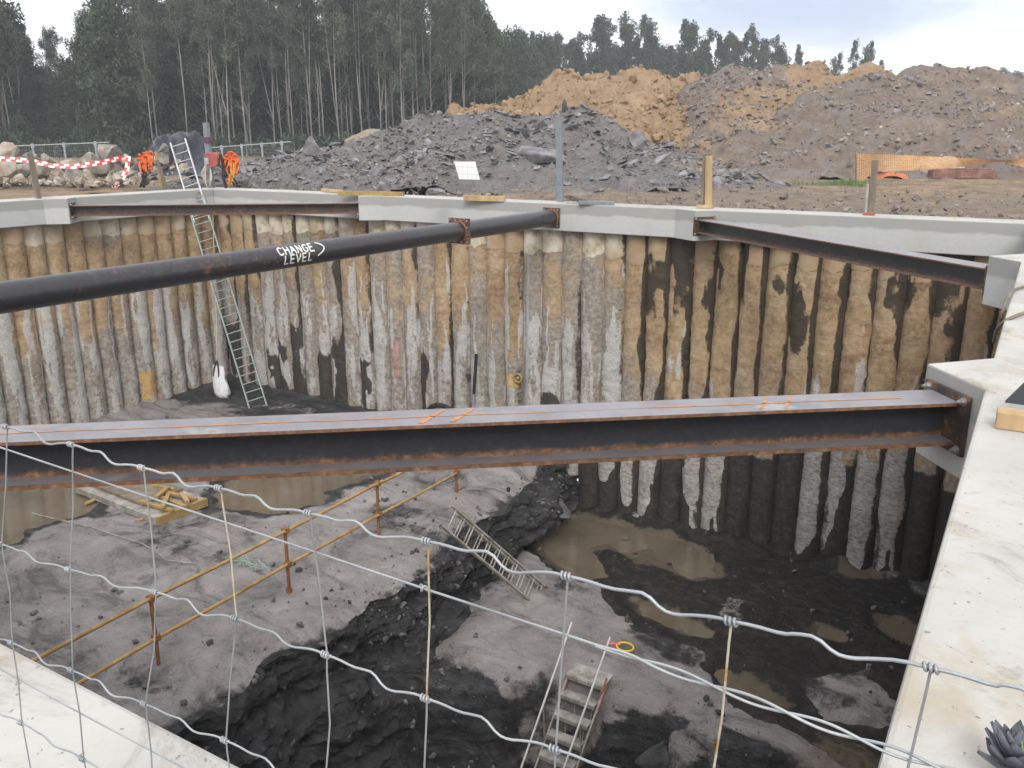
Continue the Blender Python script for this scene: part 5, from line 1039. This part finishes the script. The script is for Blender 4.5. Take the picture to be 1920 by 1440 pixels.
    e = lambda x, y: at(x, y, 25.2); V = [e(851, 303), e(891, 303), e(900, 337), e(861, 336)]; mb = MB(); mb.add(V + [v + FH * .015 for v in V], [(3, 2, 1, 0), (4, 5, 6, 7), (0, 1, 5, 4), (1, 2, 6, 5), (2, 3, 7, 6), (3, 0, 4, 7)]); obj('panel', mb, BOARD, root)
    # fine wire mesh between the posts on the far beam
    THIN = simple('fine_wire', [(.3, (.20, .20, .20)), (.7, (.33, .33, .33))], 8, .5, .4)
    root = thing('mesh_fence', (-9, 20.45, 0), 'fine wire mesh strung along the far capping beam between the posts', 'fence'); mb = MB(); xa, xb = -14.9, .9
    for z in (.05, .25, .45, .63, .82, 1.0): mb.tube([(x, 20.47 + .01 * math.sin(x), z + .03 * math.sin(x * 1.7 + z)) for x in np.linspace(xa, xb, 40)], .0032, 3)
    o = obj('line_wires', mb, THIN, root); o['kind'] = 'stuff'
    mb = MB()
    for x in np.arange(xa, xb, .15): mb.tube([(x, 20.47, .05), (x + .01 * math.sin(x * 9), 20.47, .5), (x, 20.47, 1.0)], .0026, 3)
    o = obj('stay_wires', mb, THIN, root); o['kind'] = 'stuff'
    # orange barrier netting on the right
    t = NT('orange_barrier_net'); n = t.noise(5, 5, .7, (1, 1, 3)); m = t.set(t.ramp(n, [(.3, (.42, .20, .08)), (.55, (.55, .32, .15)), (.75, (.50, .40, .24))]), .7)
    xs = [1605, 1612, 1640, 1700, 1760, 1820, 1877, 1930, 2000]; ty = [286, 288, 289, 291, 294, 297, 300, 297, 292]; by = [347, 344, 322, 320, 317, 311, 303, 316, 330]
    root = thing('barrier_net', ground(1605, 33), 'sagging orange barrier netting in front of the right brown heap', 'barrier'); mb = MB(); N = 150
    def net(f, g): x = 1605 + 395 * f; return at(x, np.interp(x, xs, ty) + (np.interp(x, xs, by) - np.interp(x, xs, ty)) * g, 33 + .25 * math.sin(f * 9 + g) + .15 * math.sin(f * 31))
    for g in np.linspace(0, 1, 11):
        V = [[net(f, max(0, g - .032)), net(f, min(1, g + .032))] for f in np.linspace(0, 1, N)]; mb.grid(np.array(V), False)
    for f in np.linspace(0, 1, 110):
        V = [[net(f, g), net(min(1, f + .0042), g)] for g in np.linspace(0, 1, 8)]; mb.grid(np.array(V) - FH * .004, False)
    o = obj('netting', mb, m, root); o['kind'] = 'stuff'
    for px, p0, p1 in ((1605, 282, 350), (1990, 288, 345)):
        mb = MB(); mb.tube([at(px, p1, 33.05), at(px, p0, 33.05)], .03, 6); obj('stake', mb, TIMW, root)
    # clutter behind the barrier
    D = 36; mb = MB(); c = at(1800, 341, D); mb.box((c[0], c[1], .22), (2.5, .5, .34), Matrix.Rotation(YAW, 3, 'Z')); mb.box((c[0], c[1], .42), (2.2, .4, .06), Matrix.Rotation(YAW, 3, 'Z')); REDB = simple('dull_red', [(.3, (.13, .06, .05)), (.5, (.22, .11, .09)), (.7, (.30, .18, .15))], 2.5, .9, bump=.6, bd=.05); o = solo('material_stack', mb, REDB, 'long low stack of dark red material on the ground behind the orange barrier', 'stack', bevel=.02)
    def cloth(c, w, h, mat, nm, label, cat, seed, dp=.5):
        P = [];
        for i in range(15):
            row = []
            for j in range(11):
                u, v = i / 14 * 2 - 1, j / 10 * 2 - 1; r = max(0, 1 - (u * u + v * v) * .75); zz = h * r ** .7 * (1 + .35 * float(vnoise(np.array([u * 2.1, v * 2.3, seed]), seed))) ; p = c + RT * (u * w / 2) + FH * (v * dp); row.append((p[0], p[1], .05 + zz))
            P.append(row)
        mb = MB(); mb.grid(np.array(P)); solo(nm, mb, mat, label, cat)
    DORG = simple('dull_orange_sheet', [(.3, (.38, .10, .05)), (.7, (.52, .19, .09))], 3, .8, bump=.5, bd=.05); cloth(ground(1672, 35.5), 1.5, .34, DORG, 'orange_sheet', 'crumpled orange red sheet on the ground right of the leaning grey post', 'sheet', 3)
    cloth(ground(1765, 37.5), 2.6, .75, SAND, 'rubble_pile', 'low pale rubble pile behind the dark red stack', 'pile', 5, .9)
    cloth(ground(1860, 39), 2.6, .95, SLATE, 'rubble_pile', 'low blue grey rubble pile behind the barrier near the right edge', 'pile', 6, .9)
    mb = MB(); mb.tube([at(1858, 352, 34.5), at(1905, 346, 34.5)], .09, 8); solo('black_pipe', mb, BLK, 'short black pipe on the ground right of the dark red stack', 'pipe')
    # grass tuft
    t = NT('grass_blade'); m = t.set(t.ramp(t.noise(2), [(.3, (.05, .11, .025)), (.7, (.13, .22, .06))]), .8); mb = MB(); rg = np.random.default_rng(5)
    for k in range(900):
        px = rg.normal(1600, 26) if k < 600 else rg.uniform(1490, 1640); p = ground(px, 30.8 + rg.normal(0, .6), .03); h = rg.uniform(.08, .24); a = rg.uniform(0, 6.3); d = np.array([math.cos(a), math.sin(a), 0]); e = np.array([rg.normal(0, .06), rg.normal(0, .06), h])
        mb.add([p - d * .012, p + d * .012, p + e], [(0, 1, 2)])
    o = obj('grass', mb, m); tag(o, 'patch of short green grass beside the orange barrier', 'grass', kind='stuff')
    # tarpaulin over a mound, left
    D = 40; root = thing('tarp_mound', ground(325, D), 'dark blue tarpaulin draped over a mound behind the ladder head', 'tarpaulin')
    P = []
    for i in range(41):
        row = []
        for j in range(19):
            u, v = i / 40 * 2 - 1, j / 18 * 2 - 1; zz = np.interp(u, [-1, -.72, -.35, -.1, .2, .5, .78, 1], [-.05, .75, 1.45, 1.85, 1.95, 1.72, 1.15, -.05]) * max(0, 1 - abs(v) ** 1.8)
            q = np.array([u * 3.1, v * 2.1, 0.3]); zz += .34 * float(fbm(q, 1.1, 5, 31)) * min(1, max(0, zz)); p = ground(325, D) + RT * (u * 1.95) + FH * (v * 1.5); row.append((p[0], p[1], zz))
        P.append(row)
    mb = MB(); mb.grid(np.array(P)); obj('sheet', mb, TARP, root)
    cc = ground(295, D - 1.3); mb = scatter([cc + RT * random.Random(k).uniform(-1.0, 1.2) + np.array([0, 0, random.Random(k + 9).uniform(0, .6)]) for k in range(26)], [.16 + .16 * random.Random(k + 3).random() for k in range(26)], CLODS, 3, .5, .1); o = obj('weights', mb, SAND, root); o['kind'] = 'stuff'
    # temporary fence far left and behind the post
    for (a, b, n, D, lab) in (((-30, 276), (205, 267), 4, 60, 'low galvanised temporary fence far left before the trees'), ((395, 277), (545, 266), 4, 66, 'low galvanised temporary fence behind the tall grey post')):
        root = thing('temporary_fence', ground((a[0] + b[0]) / 2, D), lab, 'fence'); A_, B_ = at(*a, D), at(*b, D); mb = MB(); mb.tube([A_, B_], .045, 6); obj('top_rail', mb, GALV, root)
        for i in range(n):
            f = (i + .55) / n; p = A_ + (B_ - A_) * f; mb = MB(); mb.tube([(p[0], p[1], -.2), p + np.array([0, 0, .12])], .075, 6); mb.box(p + np.array([0, 0, -.05]), (.2, .12, .26), Matrix.Rotation(YAW, 3, 'Z')); obj('post', mb, GALV, root)
        mb = MB()
        for z in np.arange(.1, A_[2] - .05, .25): mb.tube([A_ * [1, 1, 0] + [0, 0, z], B_ * [1, 1, 0] + [0, 0, z]], .008, 3)
        for f in np.linspace(0, 1, 70): p = A_ + (B_ - A_) * f; mb.tube([(p[0], p[1], 0), p], .007, 3)
        o = obj('mesh_panel', mb, THIN, root); o['kind'] = 'stuff'
far_bits()

# ------------------------------------------------------------------ trees
def m_leaf(name, stops):
    t = NT(name); g = t.n.new('ShaderNodeNewGeometry'); rpi = g.outputs['Random Per Island']; n = t.noise(.35, 3, .6); r = t.math('MULTIPLY_ADD', rpi, .45, t.math('MULTIPLY_ADD', n, .7, t.math('MULTIPLY', t.rand(), .25)))
    return t.set(t.ramp(t.math('SUBTRACT', r, .2), stops), .8, 0, .15)
LEAF = m_leaf('casuarina_leaf', [(.2, (.040, .052, .042)), (.5, (.080, .098, .078)), (.8, (.135, .155, .125))])
LEAFD = m_leaf('dark_leaf', [(.2, (.022, .034, .024)), (.5, (.044, .062, .044)), (.8, (.078, .102, .072))])
BARK = simple('pale_bark', [(.3, (.11, .104, .098)), (.5, (.20, .193, .183)), (.75, (.36, .35, .335))], 1.5, .9, stretch=(1, 1, .3))
BARKD = simple('grey_bark', [(.3, (.075, .066, .06)), (.7, (.16, .145, .13))], 1.5, .9)
def leaves(clumps, per, rg, lw, ll):
    V = []; Fc = []
    for (c, r, rz) in clumps:
        n = int(per * (.7 + .6 * rg.random())); d = rg.normal(0, 1, (n, 3)); d /= np.linalg.norm(d, axis=1)[:, None] + 1e-9; p = c + d * (rg.random(n) ** .5)[:, None] * [r, r, rz]
        u = rg.normal(0, .55, (n, 3)) + d * .5; u[:, 2] += rg.choice([.7, -.7], n); u /= np.linalg.norm(u, axis=1)[:, None]; w = np.cross(u, rg.normal(0, 1, (n, 3))); w /= np.linalg.norm(w, axis=1)[:, None] + 1e-9
        l = ll * (.6 + .8 * rg.random(n))[:, None]; ww = lw * (.6 + .8 * rg.random(n))[:, None]
        for i in range(n): b = len(V); V += [p[i] - u[i] * l[i] * .5, p[i] + w[i] * ww[i] * .5, p[i] + u[i] * l[i] * .5, p[i] - w[i] * ww[i] * .5]; Fc.append((b, b + 1, b + 2, b + 3))
    mb = MB(); mb.add(V, Fc); return mb
def make_tree(label, seed, h, crown0, crown_r, nb, per, r0, leaf, bark, group, fork=False, lw=.10, ll=.34, dens=1.0):
    rg = np.random.default_rng(seed); root = thing('tree', (0, 0, -60), label, 'tree', group); ORG[root.name] = Vector((0, 0, 0)); root.location = (0, 0, 0)
    mb = MB(); lean = rg.normal(0, .03, 2); N = 12; cl = []
    ax = lambda t: np.array([lean[0] * h * t + .18 * math.sin(t * 5 + seed), lean[1] * h * t + .18 * math.cos(t * 4 + seed), h * t])
    mb.tube([ax(i / N) for i in range(N + 1)], [r0 * (1 - .88 * i / N) + .012 for i in range(N + 1)], 6)
    if fork:
        t0 = .12 + .2 * rg.random(); b = ax(t0); e = np.array([rg.normal(0, 1.1), rg.normal(0, 1.1), h * .86]); mb.tube([b + (e - b) * f + np.array([.15 * math.sin(f * 4), 0, 0]) for f in np.linspace(0, 1, 8)], [r0 * .62 * (1 - .85 * f) + .01 for f in np.linspace(0, 1, 8)], 5)
        for f in (.65, .8, .95): cl.append((b + (e - b) * f, crown_r * .5, crown_r * .75))
    for k in range(nb):
        t = crown0 + (.98 - crown0) * (k + rg.random()) / nb; b = ax(t); a = rg.uniform(0, 6.283); L = crown_r * (1.15 - .75 * ((t - crown0) / (1 - crown0)) ** 1.3) * rg.uniform(.55, 1.15); up = rg.uniform(.35, 1.1)
        e = b + np.array([math.cos(a) * L, math.sin(a) * L, L * up]); mid = b + (e - b) * .5 + np.array([0, 0, -.12 * L]); mb.tube([b, mid, e], [r0 * .22 * (1.1 - t) + .014, r0 * .14 * (1.1 - t) + .011, .008], 4)
        for f, rr in ((.55, .5), (.95, .62)):
            if rg.random() < .88 * dens: cl.append((b + (e - b) * f + rg.normal(0, .15, 3), crown_r * rr * rg.uniform(.5, .95), crown_r * rr * rg.uniform(.6, 1.25)))
    for k in range(5):                                                      # bare dead twigs under the crown
        t = rg.uniform(.15, max(.2, crown0)); b = ax(t); a = rg.uniform(0, 6.283); L = rg.uniform(.8, 2.2); mb.tube([b, b + np.array([math.cos(a) * L * .6, math.sin(a) * L * .6, L * .5]), b + np.array([math.cos(a) * L, math.sin(a) * L, L * 1.2])], [.03, .022, .008], 4)
    cl.append((ax(.99), crown_r * .3, crown_r * .6))
    obj('trunk', mb, bark, root); obj('crown', leaves(cl, per, rg, lw, ll), leaf, root); return root
def forest():
    rs = random.Random(21); G1 = 'slender pale trunked trees at the front of the left wood'; G2 = 'dark bushy trees filling the left wood behind the pale trunks'; G3 = 'distant trees lined up behind the clay heap'
    L1 = 'tall slender tree with a bare pale trunk at the front edge of the left wood'; L2 = 'dense dark bushy tree deep in the left wood behind the pale trunks'; L3 = 'distant slim tree in the row beyond the orange clay heap'
    slim = [make_tree(L1, 1000 + k, 20, [.48, .36, .58, .30, .45][k], 1.7, 20, 125, .10, LEAF, BARK, G1, fork=(k % 2 == 0)) for k in range(5)]
    dense = [make_tree(L2, 2000 + k, 16.5, .03, 2.7, 34, 150, .2, LEAFD, BARKD, G2, lw=.2, ll=.55) for k in range(4)]
    far = [make_tree(L3, 3000 + k, 18, [.12, .2, .08, .3][k], 1.55, 26, 95, .18, LEAFD, BARKD, G3, lw=.16, ll=.42) for k in range(4)]
    used = {}
    def put(protos, px, D, ytop, lab=None, grp=None, w=1.0, z0=-.3):
        k = rs.randrange(len(protos)); p = protos[k]; loc = ground(px, D, z0); hh = {0: 20, 1: 16.5, 2: 18}[0 if p in slim else 1 if p in dense else 2]
        ht = EYE + (260 - ytop) * D / 1752; s = ht / hh; key = p.name
        if key not in used: used[key] = 1; o = p; o.location = loc; o.rotation_euler = (0, 0, rs.uniform(0, 6.28)); o.scale = (s * w, s * w, s)
        else: o = dup(p, loc, rs.uniform(0, 6.28), (s * w, s * w, s))
        if lab: o['label'] = lab
        if grp: o['group'] = grp
        elif lab and 'group' in o: del o['group']
        return o
    sky = lambda px: np.interp(px, [-60, 0, 40, 70, 100, 140, 180, 230, 300, 400, 500, 600, 700, 800, 880, 920, 960], [-40, -40, -10, 70, 55, 72, 30, -30, -50, -60, -70, -60, -70, -60, -30, 40, 95])
    for k in range(58):                                                    # back mass
        px = -80 + 1040 * (k + rs.random()) / 58; put(dense, px, rs.uniform(97, 122), min(135, max(20, sky(px) + rs.uniform(60, 150))), w=rs.uniform(.95, 1.4))
    for k in range(20):                                                    # bushy trees at the far left
        px = -80 + 370 * (k + rs.random()) / 20; put(dense, px, rs.uniform(84, 96), min(150, sky(px) + rs.uniform(10, 110)), w=rs.uniform(.8, 1.2))
    for k in range(34):                                                    # mid layer
        px = -60 + 990 * (k + rs.random()) / 34; put(slim, px, rs.uniform(90, 102), sky(px) + rs.uniform(-25, 45), w=rs.uniform(.9, 1.3))
    for px in (22, 291, 300, 348, 392, 405, 416, 434, 455, 462, 472, 520, 532, 541, 549, 583, 600, 611, 636, 655, 665, 680, 712, 728, 735, 758, 772, 790, 812, 848, 872):
        put(slim, px + rs.uniform(-3, 3), rs.uniform(82, 90), sky(px) + rs.uniform(-30, 30), w=rs.uniform(.75, 1.05))
    for k in range(40):                                                    # far row
        px = 905 + 545 * (k + rs.random()) / 40; top = np.interp(px, [905, 960, 1020, 1060, 1140, 1220, 1290, 1340, 1400, 1430, 1460], [70, 60, 75, 55, 30, 45, 50, 70, 45, 65, 105]) + rs.choice([0, 6, 20, 35, 45]); put(far, px, rs.uniform(165, 185), top, w=rs.uniform(.8, 1.15))
    for k in range(22):
        f = (k + rs.random()) / 22; px = 860 + 175 * f; put(dense, px, 100 + 62 * f + rs.uniform(-5, 12), np.interp(px, [860, 900, 950, 1040], [-15, 35, 80, 92]) + rs.uniform(-8, 22), w=rs.uniform(.8, 1.1))
    for k in range(26):
        px = 900 + 560 * (k + rs.random()) / 26; put(far, px, rs.uniform(188, 200), rs.uniform(78, 112), w=1.4)
    for px, top, lab in ((1480, 92, 'small lone tree top just right of the tall grey brown heap'), (1545, 112, 'low left tree clump over the orange clay crest'), (1562, 106, 'low right tree clump over the orange clay crest'), (1588, 84, 'taller wispy tree standing over the small orange crest'), (1600, 92, 'wispy tree between its taller neighbours over the orange crest'), (1617, 86, 'thin pale tree right of the wispy tree over the orange crest'), (1640, 118, 'low tree top at the right foot of the orange crest')):
        put(far, px, 190 + rs.uniform(-4, 8), top, lab, w=.75)
    for k in range(12):
        put(far, 1790 + 14 * k + rs.uniform(-4, 4), 280 + rs.uniform(-15, 15), 128 + rs.uniform(0, 16), 'low dark distant tree on the skyline at the right edge', 'distant skyline trees at the right edge', w=1.8)
    # undergrowth at the foot of the wood
    rg = np.random.default_rng(9); cl = []
    for k in range(300):
        px = rg.uniform(-80, 930); D = rg.uniform(80, 98); c = ground(px, D, rg.uniform(.1, 1.5)); r = rg.uniform(.6, 1.7); cl.append((c, r, r * rg.uniform(.5, 1.0)))
    o = obj('undergrowth', leaves(cl, 55, rg, .2, .6), LEAFD); tag(o, 'dark tangled undergrowth along the foot of the left wood', 'undergrowth', kind='stuff')
forest()

# ------------------------------------------------------------------ thin haze over the whole site
def make_haze():
    mb = MB(); mb.box((-60, 170, 9), (740, 600, 46)); m = bpy.data.materials.new('site_haze'); m.use_nodes = True; nt = m.node_tree; nt.nodes.clear()
    o = nt.nodes.new('ShaderNodeOutputMaterial'); v = nt.nodes.new('ShaderNodeVolumePrincipled'); v.inputs['Color'].default_value = (.93, .96, 1, 1); v.inputs['Density'].default_value = HAZE; nt.links.new(v.outputs[0], o.inputs['Volume'])
    tag(obj('haze', mb, m), kind='stuff')
HAZE = .0009
make_haze()
